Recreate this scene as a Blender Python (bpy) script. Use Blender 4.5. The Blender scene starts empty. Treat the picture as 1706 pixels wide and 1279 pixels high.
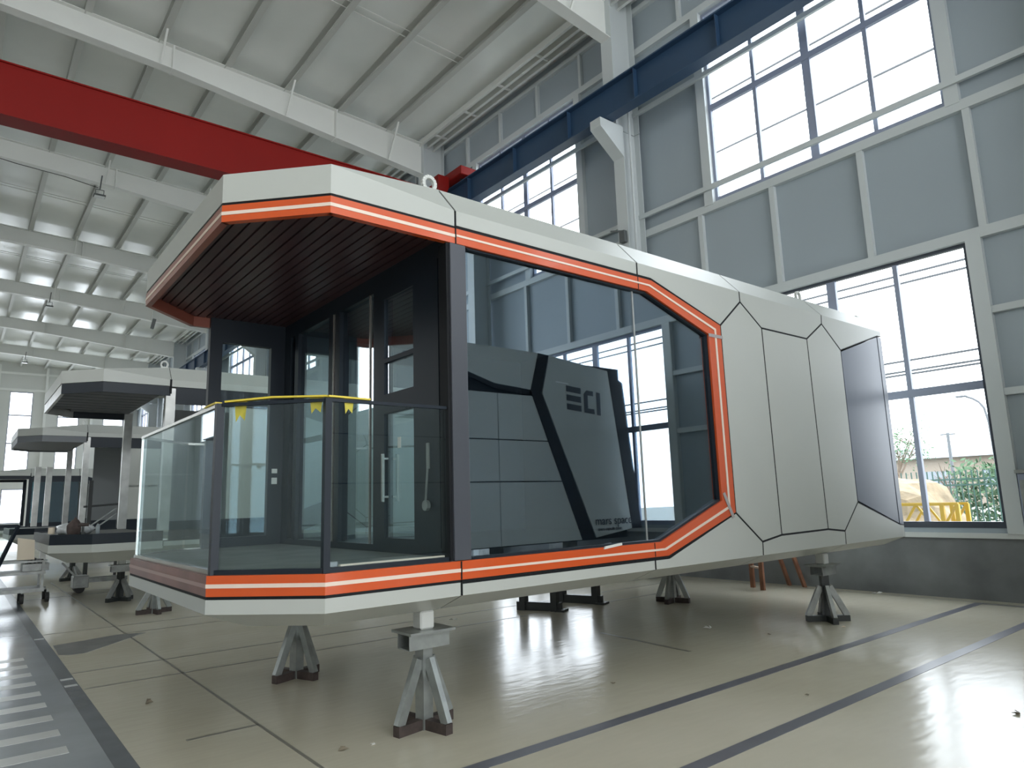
import bpy, bmesh, math, random
from mathutils import Vector, Matrix
random.seed(7)
SC = bpy.context.scene
COL = SC.collection

# ------------------------------------------------------------------ camera
cam_d = bpy.data.cameras.new('camera'); cam = bpy.data.objects.new('camera', cam_d); COL.objects.link(cam)
yaw, pitch, roll = 0.891676773, 0.167784164, -0.0310095031
fw = Vector((math.cos(yaw)*math.cos(pitch), math.sin(yaw)*math.cos(pitch), math.sin(pitch)))
rt = fw.cross(Vector((0, 0, 1))).normalized(); up = rt.cross(fw)
r2 = math.cos(roll)*rt + math.sin(roll)*up; u2 = -math.sin(roll)*rt + math.cos(roll)*up
M = Matrix((r2, u2, -fw)).transposed().to_4x4(); M.translation = (0, 0, 1.6)
cam.matrix_world = M
cam_d.sensor_width = 36; cam_d.lens = 1141.33/1706*36; cam_d.clip_end = 400; cam_d.clip_start = .05
SC.camera = cam

# ------------------------------------------------------------------ world, view
SKY = 3.4
w = bpy.data.worlds.new('overcast_sky'); SC.world = w; w.use_nodes = True
bg = w.node_tree.nodes['Background']; bg.inputs[0].default_value = (.93, .97, 1.0, 1); bg.inputs[1].default_value = SKY
SC.view_settings.view_transform = 'Standard'; SC.view_settings.look = 'None'
SC.view_settings.gamma = 1; SC.view_settings.use_curve_mapping = False
SC.view_settings.exposure = 0.98
SC.cycles.max_bounces = 10; SC.cycles.diffuse_bounces = 6; SC.cycles.glossy_bounces = 5; SC.cycles.transparent_max_bounces = 24

# ------------------------------------------------------------------ materials
MATS = {}
def nodes(m): return m.node_tree.nodes, m.node_tree.links
def mat(name, col, rough=.5, metal=0, var=.0, vscale=4, bump=0, bscale=30, coat=0, spec=.5):
    m = bpy.data.materials.new(name); m.use_nodes = True; N, L = nodes(m); b = N['Principled BSDF']
    b.inputs['Base Color'].default_value = (*col, 1); b.inputs['Roughness'].default_value = rough
    b.inputs['Metallic'].default_value = metal; b.inputs['Coat Weight'].default_value = coat
    b.inputs['Coat Roughness'].default_value = .1; b.inputs['Specular IOR Level'].default_value = spec
    tc = N.new('ShaderNodeTexCoord')
    if var:
        n = N.new('ShaderNodeTexNoise'); n.inputs['Scale'].default_value = vscale; n.inputs['Detail'].default_value = 5
        L.new(tc.outputs['Object'], n.inputs['Vector'])
        r = N.new('ShaderNodeValToRGB'); r.color_ramp.elements[0].position = .3; r.color_ramp.elements[1].position = .7
        r.color_ramp.elements[0].color = (*[c*(1-var) for c in col], 1); r.color_ramp.elements[1].color = (*[min(1, c*(1+var)) for c in col], 1)
        L.new(n.outputs['Fac'], r.inputs['Fac']); L.new(r.outputs['Color'], b.inputs['Base Color'])
    if bump:
        n2 = N.new('ShaderNodeTexNoise'); n2.inputs['Scale'].default_value = bscale; n2.inputs['Detail'].default_value = 4
        L.new(tc.outputs['Object'], n2.inputs['Vector'])
        bp = N.new('ShaderNodeBump'); bp.inputs['Strength'].default_value = bump; bp.inputs['Distance'].default_value = .02
        L.new(n2.outputs['Fac'], bp.inputs['Height']); L.new(bp.outputs['Normal'], b.inputs['Normal'])
    MATS[name] = m; return m
def glass(name, tint, refl, rough=0.0, gmax=1.0, gcol=(.80, .91, 1)):
    m = bpy.data.materials.new(name); m.use_nodes = True; N, L = nodes(m)
    N.remove(N['Principled BSDF']); out = N['Material Output']
    t = N.new('ShaderNodeBsdfTransparent'); t.inputs[0].default_value = (*tint, 1)
    g = N.new('ShaderNodeBsdfGlossy'); g.inputs['Roughness'].default_value = rough; g.inputs[0].default_value = (*gcol, 1)
    f = N.new('ShaderNodeLayerWeight'); f.inputs['Blend'].default_value = .5
    pw = N.new('ShaderNodeMath'); pw.operation = 'POWER'; pw.inputs[1].default_value = 5; L.new(f.outputs['Facing'], pw.inputs[0])
    a = N.new('ShaderNodeMapRange'); a.inputs['To Min'].default_value = refl; a.inputs['To Max'].default_value = gmax; L.new(pw.outputs[0], a.inputs['Value'])
    mx = N.new('ShaderNodeMixShader'); L.new(a.outputs[0], mx.inputs[0]); L.new(t.outputs[0], mx.inputs[1]); L.new(g.outputs[0], mx.inputs[2])
    L.new(mx.outputs[0], out.inputs['Surface']); MATS[name] = m; return m

mat('white_panel', (.48, .495, .465), .38, var=.015, vscale=1.2)
mat('white_steel', (.74, .75, .72), .55, var=.04, vscale=.6)
mat('purlin_steel', (.52, .53, .50), .5, var=.04, vscale=.6)
mat('roof_sheet', (.79, .81, .78), .20, var=.05, vscale=.5, bump=.10, bscale=1.5)
mat('girt_grey', (.56, .595, .60), .55)
mat('wall_sheet', (.35, .40, .435), .6, var=.03, vscale=.4)
mat('end_sheet', (.60, .61, .58), .6, var=.03, vscale=.4)
mat('concrete_base', (.17, .18, .185), .75, var=.30, vscale=1.1, bump=.1)
mat('sill_grey', (.55, .57, .56), .6)
mat('frame_alu', (.26, .29, .38), .45)
mat('frame_dark', (.045, .055, .075), .4)
mat('crane_blue', (.026, .062, .125), .45, var=.15, vscale=.5)
mat('crane_red', (.22, .006, .004), .5, var=.06, vscale=.5, spec=.25)
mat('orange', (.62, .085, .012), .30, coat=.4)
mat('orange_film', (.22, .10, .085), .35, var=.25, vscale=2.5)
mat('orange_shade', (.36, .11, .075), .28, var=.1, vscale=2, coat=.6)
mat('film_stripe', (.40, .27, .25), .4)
mat('led_stripe', (.80, .66, .56), .4)
mat('gasket', (.008, .009, .011), .6, spec=.25)
mat('dark_frame', (.010, .016, .025), .42, spec=.35)
mat('post_grey', (.065, .07, .085), .36)
mat('dark_panel', (.075, .095, .14), .35)
mat('soffit_slat', (.075, .033, .034), .32, var=.15, vscale=6)
mat('soffit_back', (.018, .012, .013), .6)
mat('soffit_grey', (.16, .17, .185), .5)
mat('deck', (.16, .165, .16), .6, var=.2, vscale=3)
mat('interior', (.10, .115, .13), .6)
mat('interior_light', (.36, .38, .39), .6)
mat('galv', (.33, .35, .34), .38, metal=.65, var=.15, vscale=9)
mat('galv_dull', (.30, .31, .30), .45, metal=.5, var=.2, vscale=8)
mat('black_steel', (.022, .026, .026), .45)
mat('rust_dark', (.055, .04, .036), .6, var=.3, vscale=20)
mat('steel_white', (.62, .63, .60), .45)
mat('stainless', (.55, .53, .50), .25, metal=.8, var=.12, vscale=3)
mat('film_steel', (.58, .58, .56), .3, metal=.3, var=.15, vscale=4)
mat('yellow_tape', (.72, .56, .06), .5, var=.1, vscale=12)
mat('wood', (.23, .10, .055), .6, var=.25, vscale=9)
mat('wood_pale', (.55, .42, .33), .6, var=.15, vscale=9)
mat('cream_board', (.80, .69, .55), .6)
mat('stripe_paint', (.12, .125, .15), .28, var=.12, vscale=3)
mat('line_paint', (.21, .20, .17), .35)
mat('zebra_paint', (.56, .57, .56), .25, var=.06, vscale=5)
mat('strip_dark', (.115, .125, .14), .25, var=.12, vscale=3)
mat('stain', (.18, .18, .175), .3, var=.3, vscale=3)
mat('debris', (.20, .17, .12), .8)
mat('paper_white', (.75, .75, .72), .7)
mat('plastic_film', (.62, .64, .66), .25, var=.2, vscale=7)
mat('tape_grey', (.36, .33, .33), .35)
mat('brown_canvas', (.085, .06, .055), .8, var=.3, vscale=12)
mat('bottle_pet', (.30, .34, .36), .15)
mat('lamp_body', (.10, .11, .11), .5)
mat('lamp_lens', (.7, .72, .72), .2)
mat('rubber', (.03, .03, .03), .7)
mat('straw', (.27, .205, .125), .9, var=.3, vscale=3, bump=.8, bscale=9)
mat('truss_yellow', (.50, .30, .01), .5)
mat('fence_green', (.05, .11, .09), .6)
mat('leaf', (.065, .135, .06), .7, var=.3, vscale=3)
mat('bark', (.20, .15, .11), .9)
mat('outdoor_ground', (.20, .205, .18), .9, var=.15, vscale=.3)
mat('far_wall', (.27, .225, .18), .8)
mat('far_roof', (.22, .25, .28), .6)
mat('wire', (.05, .055, .06), .6)
mat('lamp_post', (.11, .12, .13), .5)
mat('lettering', (.015, .02, .03), .5)
glass('pane_clear', (.96, .98, 1.0), .02, gcol=(1, 1, 1))
glass('pod_glass', (.50, .60, .68), .33)
glass('rail_glass', (.92, .965, .96), .035, gmax=.5)
glass('door_glass', (.82, .89, .91), .30)
glass('teal_glass', (.22, .42, .46), .2)

# floor: glossy cream epoxy with faint waviness
m = mat('epoxy', (.50, .475, .41), .16, coat=0, spec=.34); N, L = nodes(m); b = N['Principled BSDF']
tc = N.new('ShaderNodeTexCoord'); mp = N.new('ShaderNodeMapping'); mp.inputs['Scale'].default_value = (.9, .9, 1); L.new(tc.outputs['Object'], mp.inputs[0])
n1 = N.new('ShaderNodeTexNoise'); n1.inputs['Scale'].default_value = .55; n1.inputs['Detail'].default_value = 6; L.new(mp.outputs[0], n1.inputs['Vector'])
r1 = N.new('ShaderNodeValToRGB'); r1.color_ramp.elements[0].position = .3; r1.color_ramp.elements[1].position = .75
r1.color_ramp.elements[0].color = (.47, .435, .34, 1); r1.color_ramp.elements[1].color = (.58, .54, .44, 1)
L.new(n1.outputs['Fac'], r1.inputs['Fac']); L.new(r1.outputs['Color'], b.inputs['Base Color'])
n3 = N.new('ShaderNodeTexNoise'); n3.inputs['Scale'].default_value = .5; n3.inputs['Detail'].default_value = 5; L.new(mp.outputs[0], n3.inputs['Vector'])
r3 = N.new('ShaderNodeMapRange'); r3.inputs['To Min'].default_value = .15; r3.inputs['To Max'].default_value = .25; L.new(n3.outputs['Fac'], r3.inputs['Value']); L.new(r3.outputs[0], b.inputs['Roughness'])
mp2 = N.new('ShaderNodeMapping'); mp2.inputs['Scale'].default_value = (1.6, 5.0, 1); L.new(tc.outputs['Object'], mp2.inputs[0])
n2 = N.new('ShaderNodeTexNoise'); n2.inputs['Scale'].default_value = 2.2; n2.inputs['Detail'].default_value = 1; L.new(mp2.outputs[0], n2.inputs['Vector'])
bp = N.new('ShaderNodeBump'); bp.inputs['Strength'].default_value = .12; bp.inputs['Distance'].default_value = .02
L.new(n2.outputs['Fac'], bp.inputs['Height']); L.new(bp.outputs['Normal'], b.inputs['Normal'])
m = mat('aisle_epoxy', (.27, .29, .315), .15, var=.12, vscale=1.5, bump=.08, bscale=6)

# ------------------------------------------------------------------ helpers
WL = {}      # world location of each object's frame (frames are never rotated unless built locally)
def prep(o, parent):
    COL.objects.link(o)
    if parent is not None: o.parent = parent
    return o
def tag(o, label=None, cat=None, group=None, kind=None):
    if label: o['label'] = label
    if cat: o['category'] = cat
    if group: o['group'] = group
    if kind: o['kind'] = kind
    return o
def thing(name, label, cat, loc=(0, 0, 0), group=None, rz=0, kind=None):
    o = bpy.data.objects.new(name, None); o.empty_display_size = .2; prep(o, None)
    o.location = loc; o.rotation_euler[2] = rz; WL[o] = Vector(loc)
    tag(o, label, cat, group, kind); return o
def mesh_of(name, V, F, mt):
    me = bpy.data.meshes.new(name); me.from_pydata([tuple(v) for v in V], [], F)
    me.materials.append(MATS[mt] if isinstance(mt, str) else mt); me.update(); return me
def mk(name, V, F, mt, parent=None, solid=0, smooth=False, recalc=False):
    """mesh object from world-space vertices (or thing-local ones for rotated things)"""
    off = WL.get(parent, Vector((0, 0, 0))) if parent is not None else Vector((0, 0, 0))
    me = mesh_of(name, [Vector(v)-off for v in V], F, mt)
    if recalc:
        bm = bmesh.new(); bm.from_mesh(me); bmesh.ops.recalc_face_normals(bm, faces=bm.faces); bm.to_mesh(me); bm.free()
    if smooth:
        for p in me.polygons: p.use_smooth = True
    o = bpy.data.objects.new(name, me); prep(o, parent); WL[o] = off
    if solid:
        md = o.modifiers.new('thickness', 'SOLIDIFY'); md.thickness = solid; md.offset = -1
    return o
def inst(name, me, loc, parent=None, rot=None):
    """object sharing mesh data, placed at a world location"""
    off = WL.get(parent, Vector((0, 0, 0))) if parent is not None else Vector((0, 0, 0))
    o = bpy.data.objects.new(name, me); prep(o, parent); o.location = Vector(loc)-off; WL[o] = Vector(loc)
    if rot: o.rotation_euler = rot
    return o
BF = [(0, 3, 2, 1), (4, 5, 6, 7), (0, 1, 5, 4), (1, 2, 6, 5), (2, 3, 7, 6), (3, 0, 4, 7)]
def bv(lo, hi):
    x0, y0, z0 = lo; x1, y1, z1 = hi
    return [(x0, y0, z0), (x1, y0, z0), (x1, y1, z0), (x0, y1, z0), (x0, y0, z1), (x1, y0, z1), (x1, y1, z1), (x0, y1, z1)]
def box(name, lo, hi, mt, parent=None, bevel=0):
    o = mk(name, bv(lo, hi), BF, mt, parent)
    if bevel:
        md = o.modifiers.new('edge', 'BEVEL'); md.width = bevel; md.segments = 1
    return o
def boxmesh(name, size, mt, center=(0, 0, 0)):
    sx, sy, sz = [s/2 for s in size]; cx, cy, cz = center
    return mesh_of(name, bv((cx-sx, cy-sy, cz-sz), (cx+sx, cy+sy, cz+sz)), BF, mt)
class MB:
    """collects boxes/bars into one connected part"""
    def __init__(s): s.V = []; s.F = []
    def box(s, lo, hi):
        n = len(s.V); s.V += bv(lo, hi); s.F += [tuple(i+n for i in f) for f in BF]; return s
    def bar(s, a, b, wd, ht=None, upv=(0, 0, 1)):
        ht = ht or wd; a = Vector(a); b = Vector(b); d = (b-a).normalized(); u = Vector(upv)
        if abs(d.dot(u)) > .98: u = Vector((1, 0, 0))
        sd = d.cross(u).normalized(); u = sd.cross(d)
        n = len(s.V)
        for p in (a, b):
            for (i, j) in ((-1, -1), (1, -1), (1, 1), (-1, 1)): s.V.append(p+sd*i*wd/2+u*j*ht/2)
        s.F += [tuple(i+n for i in f) for f in BF]; return s
    def cyl(s, a, b, r, k=10, r2=None):
        r2 = r if r2 is None else r2; a = Vector(a); b = Vector(b); d = (b-a).normalized(); u = Vector((0, 0, 1))
        if abs(d.dot(u)) > .98: u = Vector((1, 0, 0))
        sd = d.cross(u).normalized(); u = sd.cross(d); n = len(s.V)
        for p, rr in ((a, r), (b, r2)):
            for i in range(k):
                t = 2*math.pi*i/k; s.V.append(p+sd*math.cos(t)*rr+u*math.sin(t)*rr)
        for i in range(k): s.F.append((n+i, n+(i+1) % k, n+k+(i+1) % k, n+k+i))
        s.F.append(tuple(n+i for i in reversed(range(k)))); s.F.append(tuple(n+k+i for i in range(k))); return s
    def build(s, name, mt, parent=None, smooth=False): return mk(name, s.V, s.F, mt, parent, smooth=smooth, recalc=True)
def prism_y(name, pts, y0, y1, mt, parent=None):
    """polygon in (x,z) extruded along y"""
    n = len(pts); V = [(x, y0, z) for x, z in pts]+[(x, y1, z) for x, z in pts]
    F = [tuple(range(n)), tuple(reversed(range(n, 2*n)))]+[(i, i+n, (i+1) % n+n, (i+1) % n) for i in range(n)]
    return mk(name, V, F, mt, parent, recalc=True)
def prism_x(name, pts, x0, x1, mt, parent=None):
    n = len(pts); V = [(x0, y, z) for y, z in pts]+[(x1, y, z) for y, z in pts]
    F = [tuple(range(n)), tuple(reversed(range(n, 2*n)))]+[(i, i+n, (i+1) % n+n, (i+1) % n) for i in range(n)]
    return mk(name, V, F, mt, parent, recalc=True)
def prism_z(name, pts, z0, z1, mt, parent=None):
    n = len(pts); V = [(x, y, z0) for x, y in pts]+[(x, y, z1) for x, y in pts]
    F = [tuple(range(n)), tuple(reversed(range(n, 2*n)))]+[(i, i+n, (i+1) % n+n, (i+1) % n) for i in range(n)]
    return mk(name, V, F, mt, parent, recalc=True)
def offset_open(P, d):
    """mitred offset of an open path to its right side"""
    out = []; ns = []
    for i in range(len(P)-1):
        dx, dy = P[i+1][0]-P[i][0], P[i+1][1]-P[i][1]; l = math.hypot(dx, dy); ns.append((dy/l, -dx/l))
    for i, p in enumerate(P):
        if i == 0: n = ns[0]; k = 1
        elif i == len(P)-1: n = ns[-1]; k = 1
        else:
            a, b2 = ns[i-1], ns[i]; n = (a[0]+b2[0], a[1]+b2[1]); l2 = n[0]**2+n[1]**2; k = 2/l2; 
        out.append((p[0]+n[0]*d*k, p[1]+n[1]*d*k))
    return out
def inset(P, d):
    """shrink a counter-clockwise polygon by d"""
    n = len(P); out = []
    for i in range(n):
        p0, p1, p2 = P[i-1], P[i], P[(i+1) % n]
        a = (p1[0]-p0[0], p1[1]-p0[1]); b2 = (p2[0]-p1[0], p2[1]-p1[1]); la = math.hypot(*a); lb = math.hypot(*b2)
        na = (-a[1]/la, a[0]/la); nb = (-b2[1]/lb, b2[0]/lb); s = (na[0]+nb[0], na[1]+nb[1]); l2 = s[0]**2+s[1]**2
        k = 2/l2 if l2 > .2 else 3
        out.append((p1[0]+s[0]*d*k, p1[1]+s[1]*d*k))
    return out

# ------------------------------------------------------------------ hall shell
XW = 11.5; XL = -13.5; Y0 = -14.6; Y1 = 65.4; BAY = 8.0
def zroof(x): return 13.66-.045*abs(x+1)-.045     # underside of the roof sheet
COLS = [1.4+BAY*k for k in range(-2, 9)]            # column lines -14.6 ... 65.4

floor = box('floor', (XL, Y0, -.25), (XW, Y1, 0), 'epoxy'); tag(floor, 'glossy cream epoxy floor of the factory hall', None, kind='structure')
def mark(name, pts, mt, h=.002): return prism_z(name, pts, .0, h, mt, floor)
def rect(x0, y0, x1, y1): return [(x0, y0), (x1, y0), (x1, y1), (x0, y1)]
mark('aisle_paint', rect(-2.4, Y0+.2, .935, Y1-.3), 'aisle_epoxy', .0015)
mark('aisle_border', rect(.92, Y0+.2, 1.045, Y1-.3), 'strip_dark')
for i in range(16):
    y = 5.82+.49*i
    if i < 9: mark('crosswalk_bar', rect(-1.9, y, .735, y+.18), 'zebra_paint', .003)
for (x0, y, x1) in ((2.4, 3.69, 11.15), (2.4, 2.79, 11.15)): mark('lane_stripe', rect(x0, y-.055, x1, y+.055), 'stripe_paint')
mark('lane_stripe', rect(11.09, 2.85, 11.15, 3.63), 'stripe_paint')
for (x0, y, x1) in ((1.06, 7.74, 9.6), (1.06, 8.57, 10.6), (1.06, 11.55, 10.6), (1.9, 10.79, 10.6), (1.06, 16.5, 10.6), (1.06, 17.3, 10.6)): mark('thin_line', rect(x0, y-.02, x1, y+.02), 'line_paint')
mark('thin_line', rect(1.89, 1.0, 1.915, 20.0), 'line_paint')
mark('thin_line', rect(11.2, 2.0, 11.22, 9.0), 'line_paint')
mark('thin_line', rect(1.4, 5.49, 1.9, 5.53), 'line_paint')
for y in (7.98, 8.31, 11.19): mark('crosswalk_tick', rect(.93, y-.04, 1.035, y+.04), 'zebra_paint', .003)
mark('floor_stain', [(1.07, 10.51), (1.06, 9.80), (1.15, 9.68), (1.3, 9.67), (1.55, 9.95), (2.12, 10.61), (1.82, 10.74)], 'stain', .0025)
mark('floor_scuff', [(6.14, 6.09), (6.03, 4.71), (6.07, 4.70), (6.19, 6.08)], 'line_paint', .001)

# ---- right wall: sheet with window openings, girts, studs, columns
def wall_sheet_x(name, x0, x1, mt, label, rows, ybays, zbot, ztop):
    """one wall slab with openings; rows=[(z0,z1)], ybays=[(y0,y1)]"""
    mb = MB(); ys = [Y0]+[v for ab in ybays for v in ab]+[Y1]
    for i in range(0, len(ys), 2):
        if ys[i+1]-ys[i] > .01: mb.box((x0, ys[i], zbot), (x1, ys[i+1], ztop))
    zs = [zbot]+[v for ab in rows for v in ab]+[ztop]
    for (a, b2) in ybays:
        for i in range(0, len(zs), 2): mb.box((x0, a, zs[i]), (x1, b2, zs[i+1]))
    o = mb.build(name, mt); tag(o, label, None, kind='structure'); return o
YB = [(c+1.9, c+6.1) for c in COLS[:-1]]
ROWS = [(1.0, 5.2), (7.4, 11.6)]
wall_right = wall_sheet_x('wall_right', XW, XW+.12, 'wall_sheet', 'grey sheet wall with two rows of big windows', ROWS, YB, .87, 13.25)
box('wall_base', (XW-.05, Y0, 0), (XW+.12, Y1, .86), 'concrete_base', wall_right)
box('sill_ledge', (XW-.09, Y0, .86), (XW, Y1, .93), 'sill_grey', wall_right)
for z, h, d in ((5.27, .16, .10), (7.30, .16, .10), (11.70, .16, .10), (12.75, .12, .10)):
    box('girt', (XW-d, Y0, z-h/2), (XW, Y1, z+h/2), 'girt_grey', wall_right)
for z in (7.70, 10.16):
    box('girt', (XW-.16, Y0, z-.05), (XW-.10, Y1, z+.05), 'girt_grey', wall_right)
for z in (2.90, 4.1):
    for c in COLS[:-1]:
        box('girt', (XW-.08, c-1.7, z-.05), (XW, c+1.7, z+.05), 'girt_grey', wall_right)
stud_mid = boxmesh('stud', (.09, .10, 1.89), 'girt_grey'); stud_top = boxmesh('stud', (.09, .08, .95), 'girt_grey')
jamb_me = boxmesh('window_jamb', (.11, .20, 4.30), 'girt_grey')
for c in COLS[:-1]:
    for d in (1.65, 3.24, 4.86, 6.45): inst('stud', stud_mid, (XW-.045, c+d, 6.285), wall_right)
    for d in (1.65, 3.3, 4.95, 6.6): inst('stud', stud_top, (XW-.045, c+d, 12.235), wall_right)
    for d in (1.8, 6.2):
        inst('window_jamb', jamb_me, (XW-.055, c+d, 3.08), wall_right); inst('window_jamb', jamb_me, (XW-.055, c+d, 9.5), wall_right)
# columns: H section, corbel, upper column
def hsec(mb, x0, x1, yc, hw, z0, z1, t=.02):
    mb.box((x0, yc-hw, z0), (x0+t, yc+hw, z1)); mb.box((x1-t, yc-hw, z0), (x1, yc+hw, z1)); mb.box((x0+t, yc-.01, z0), (x1-t, yc+.01, z1)); return mb
for c in COLS[1:-1]:
    col = hsec(MB(), 10.82, 11.39, c, .15, 0, 9.66).build('column', 'girt_grey', wall_right)
    hsec(MB(), 10.62, 11.39, c, .16, 9.68, 13.05).build('upper_column', 'girt_grey', col)
    prism_y('corbel', [(10.82, 8.95), (10.82, 9.66), (10.12, 9.66), (10.12, 9.46)], c-.15, c+.15, 'girt_grey', col)
    box('base_plate', (10.7, c-.25, 0), (11.44, c+.25, .03), 'galv_dull', col)
# conduits up the column beside the nearest window
MB().cyl((10.95, 9.16, 1.2), (10.95, 9.16, 10.1), .03, 8).build('conduit', 'girt_grey', wall_right)
tag(MB().box((10.70, 9.28, 6.98), (10.80, 9.42, 7.24)).bar((10.74, 9.35, 7.24), (10.66, 9.62, 7.30), .03).build('junction_box', 'lamp_body', wall_right))

# ---- windows: frame, mullions, transoms, panes
def make_window(n, label, y0, z0, x=XW+.03):
    """frame 4.2 x 4.2 in the right wall"""
    t = thing('window_%d' % n, label, None, (x, y0+2.1, z0), kind='structure')
    m1 = MB(); fw_ = .06
    m1.box((x-.04, y0, z0), (x+.04, y0+4.2, z0+.09)).box((x-.04, y0, z0+4.14), (x+.04, y0+4.2, z0+4.2))
    m1.box((x-.04, y0, z0+.09), (x+.04, y0+fw_, z0+4.14)).box((x-.04, y0+4.2-fw_, z0+.09), (x+.04, y0+4.2, z0+4.14))
    m1.build('window_frame', 'frame_dark' if n == 1 else 'frame_alu', t)
    ys = (1.05, 2.1, 3.15); zt = 2.05
    for i, d in enumerate(ys):
        wd = .075 if i == 1 else .035
        box('mullion', (x-.035, y0+d-wd, z0+.09), (x+.035, y0+d+wd, z0+4.14), 'frame_alu', t)
    box('transom', (x-.045, y0+fw_, z0+zt-.06), (x+.03, y0+4.2-fw_, z0+zt+.06), 'frame_alu', t)
    e = [fw_]+[v for d in ys for v in (d, d)]+[4.2-fw_]
    for i in range(4):
        for (za, zb) in ((.09, zt-.06), (zt+.06, 4.14)):
            key = 'p%d_%d' % (i, za > 1)
            if key not in PM: PM[key] = boxmesh('pane', (.008, e[2*i+1]-e[2*i], zb-za), 'pane_clear')
            inst('pane', PM[key], (x+.015, y0+(e[2*i]+e[2*i+1])/2, z0+(za+zb)/2), t)
    return t
PM = {}
def copy_tree(o, dz=Vector((0, 0, 0)), name=None):
    c = o.copy(); COL.objects.link(c); c.location = o.location+dz; WL[c] = WL[o]+dz
    for ch in o.children:
        d = ch.copy(); COL.objects.link(d); d.parent = c; WL[d] = WL[ch]+dz
    return c
wbase = None; wn = 0
order = sorted(range(len(YB)), key=lambda i: abs(i-2))
for r, (z0, z1) in enumerate(ROWS):
    for i in order:
        a, b2 = YB[i]; wn += 1
        lab = 'grey framed eight pane window, %s row, bay %s' % (('lower', 'upper')[r], {2: 'beside the cabin rear', 3: 'next beyond the first column', 1: 'behind the camera'}.get(i, 'number %d along the hall' % (i+1)))
        if wn <= 2: wo = make_window(wn, lab, a, z0); wbase = wo
        else: wo = copy_tree(wbase, Vector((XW+.03, a+2.1, z0))-wbase.location); wo.name = 'window_%d' % wn; wo['label'] = lab

# ---- far end wall with tall windows
mb = MB(); XE = [(-6.5, -5.0), (-3.45, -1.95), (-.45, 1.05), (2.57, 4.08), (5.78, 7.25), (8.95, 10.45)]
xs = [XL]+[v for ab in XE for v in ab]+[XW]
for i in range(0, len(xs), 2): mb.box((xs[i], Y1, 0), (xs[i+1], Y1+.15, 13.6))
for a, b2 in XE:
    for za, zb in ((0, 1.0), (3.6, 4.85), (11.15, 13.6)): mb.box((a, Y1, za), (b2, Y1+.15, zb))
wall_end = mb.build('wall_end', 'end_sheet'); tag(wall_end, 'pale sheet end wall of the hall with tall narrow windows', None, kind='structure')
for z in (4.7, 11.3, 12.6): box('girt', (XL, Y1-.1, z-.08), (XW, Y1, z+.08), 'white_steel', wall_end)
for x in (-7.3, -4.2, -1.2, 1.8, 4.9, 8.1, 10.9): box('stud', (x-.09, Y1-.16, 0), (x+.09, Y1-.1, 13.2), 'white_steel', wall_end)
for a, b2 in XE:
    wn += 1
    t = thing('window_%d' % wn, 'tall narrow window in the far end wall, %s' % {2.57: 'above the third cabin roof', 5.78: 'second from the left', 8.95: 'third from the left'}.get(a, 'out to the left at %d' % wn), None, ((a+b2)/2, Y1, 1), kind='structure')
    m1 = MB()
    for za, zb in ((1.0, 3.6), (4.85, 11.15)):
        m1.box((a, Y1+.03, za), (a+.06, Y1+.1, zb)).box((b2-.06, Y1+.03, za), (b2, Y1+.1, zb)).box((a, Y1+.03, za), (b2, Y1+.1, za+.07)).box((a, Y1+.03, zb-.07), (b2, Y1+.1, zb))
    m1.build('window_frame', 'frame_alu', t)
    for z in (9.3, 7.1): box('transom', (a+.06, Y1+.03, z-.05), (b2-.06, Y1+.1, z+.05), 'frame_alu', t)
    for za, zb in ((1.07, 3.53), (4.92, 7.05), (7.15, 9.25), (9.35, 11.08)): box('pane', (a+.06, Y1+.06, za), (b2-.06, Y1+.068, zb), 'pane_clear', t)

# ---- left wall and back wall (behind the photographer): unseen, openings shaped to set the daylight
wall_left = wall_sheet_x('wall_left', XL-.12, XL, 'end_sheet', 'pale sheet side wall far to the left', ROWS[1:], YB[::3], 0, 13.25)
mb = MB()
for a, b2 in ((XL, -5.0), (2.6, 3.2), (10.8, XW)): mb.box((a, Y0-.12, 0), (b2, Y0, 13.6))
for a, b2 in ((-5.0, 2.6), (3.2, 10.8)): mb.box((a, Y0-.12, 6.0), (b2, Y0, 7.0)); mb.box((a, Y0-.12, 12.0), (b2, Y0, 13.6))  # added openings, out of view, sized to brighten the hall
wall_back = mb.build('wall_back', 'end_sheet'); tag(wall_back, 'pale sheet wall behind the camera with gateways added to let in daylight', None, kind='structure')

# ---- roof: sheet, purlins, rafters, braces
V = []; xs = (XL, -1.0, XW+.12)
for x in xs: V += [(x, Y0, zroof(x)), (x, Y1+.1, zroof(x)), (x, Y0, zroof(x)+.12), (x, Y1+.1, zroof(x)+.12)]
F = []
for i in (0, 4): F += [(i, i+1, i+5, i+4), (i+2, i+6, i+7, i+3), (i, i+4, i+6, i+2), (i+1, i+3, i+7, i+5)]
F += [(0, 2, 3, 1), (8, 9, 11, 10)]
ceiling = mk('ceiling', V, F, 'roof_sheet', recalc=True); tag(ceiling, 'white insulated roof sheeting over the hall', None, kind='structure')
PX = [9.42-1.585*k for k in range(14)]
def csec(mb, x, z, y0, y1, h=.28, w_=.075, t=.012):
    """C purlin open towards the ridge"""
    mb.box((x+w_-t, y0, z-h), (x+w_, y1, z)); mb.box((x-w_, y0, z-h), (x+w_-t, y1, z-h+t)); mb.box((x-w_, y0, z-t), (x+w_-t, y1, z)); mb.box((x-w_, y0, z-h+t), (x-w_+t, y1, z-h+.035)); return mb
def zsec(mb, x, z, y0, y1, h=.22, w_=.075, t=.012):
    mb.box((x-t/2, y0, z-h), (x+t/2, y1, z)); mb.box((x-w_, y0, z-h), (x-t/2, y1, z-h+t)); mb.box((x+t/2, y0, z-t), (x+w_, y1, z)); return mb
for x in PX: csec(MB(), x, zroof(x)-.003, Y0, Y1).build('purlin', 'purlin_steel', ceiling)
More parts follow.
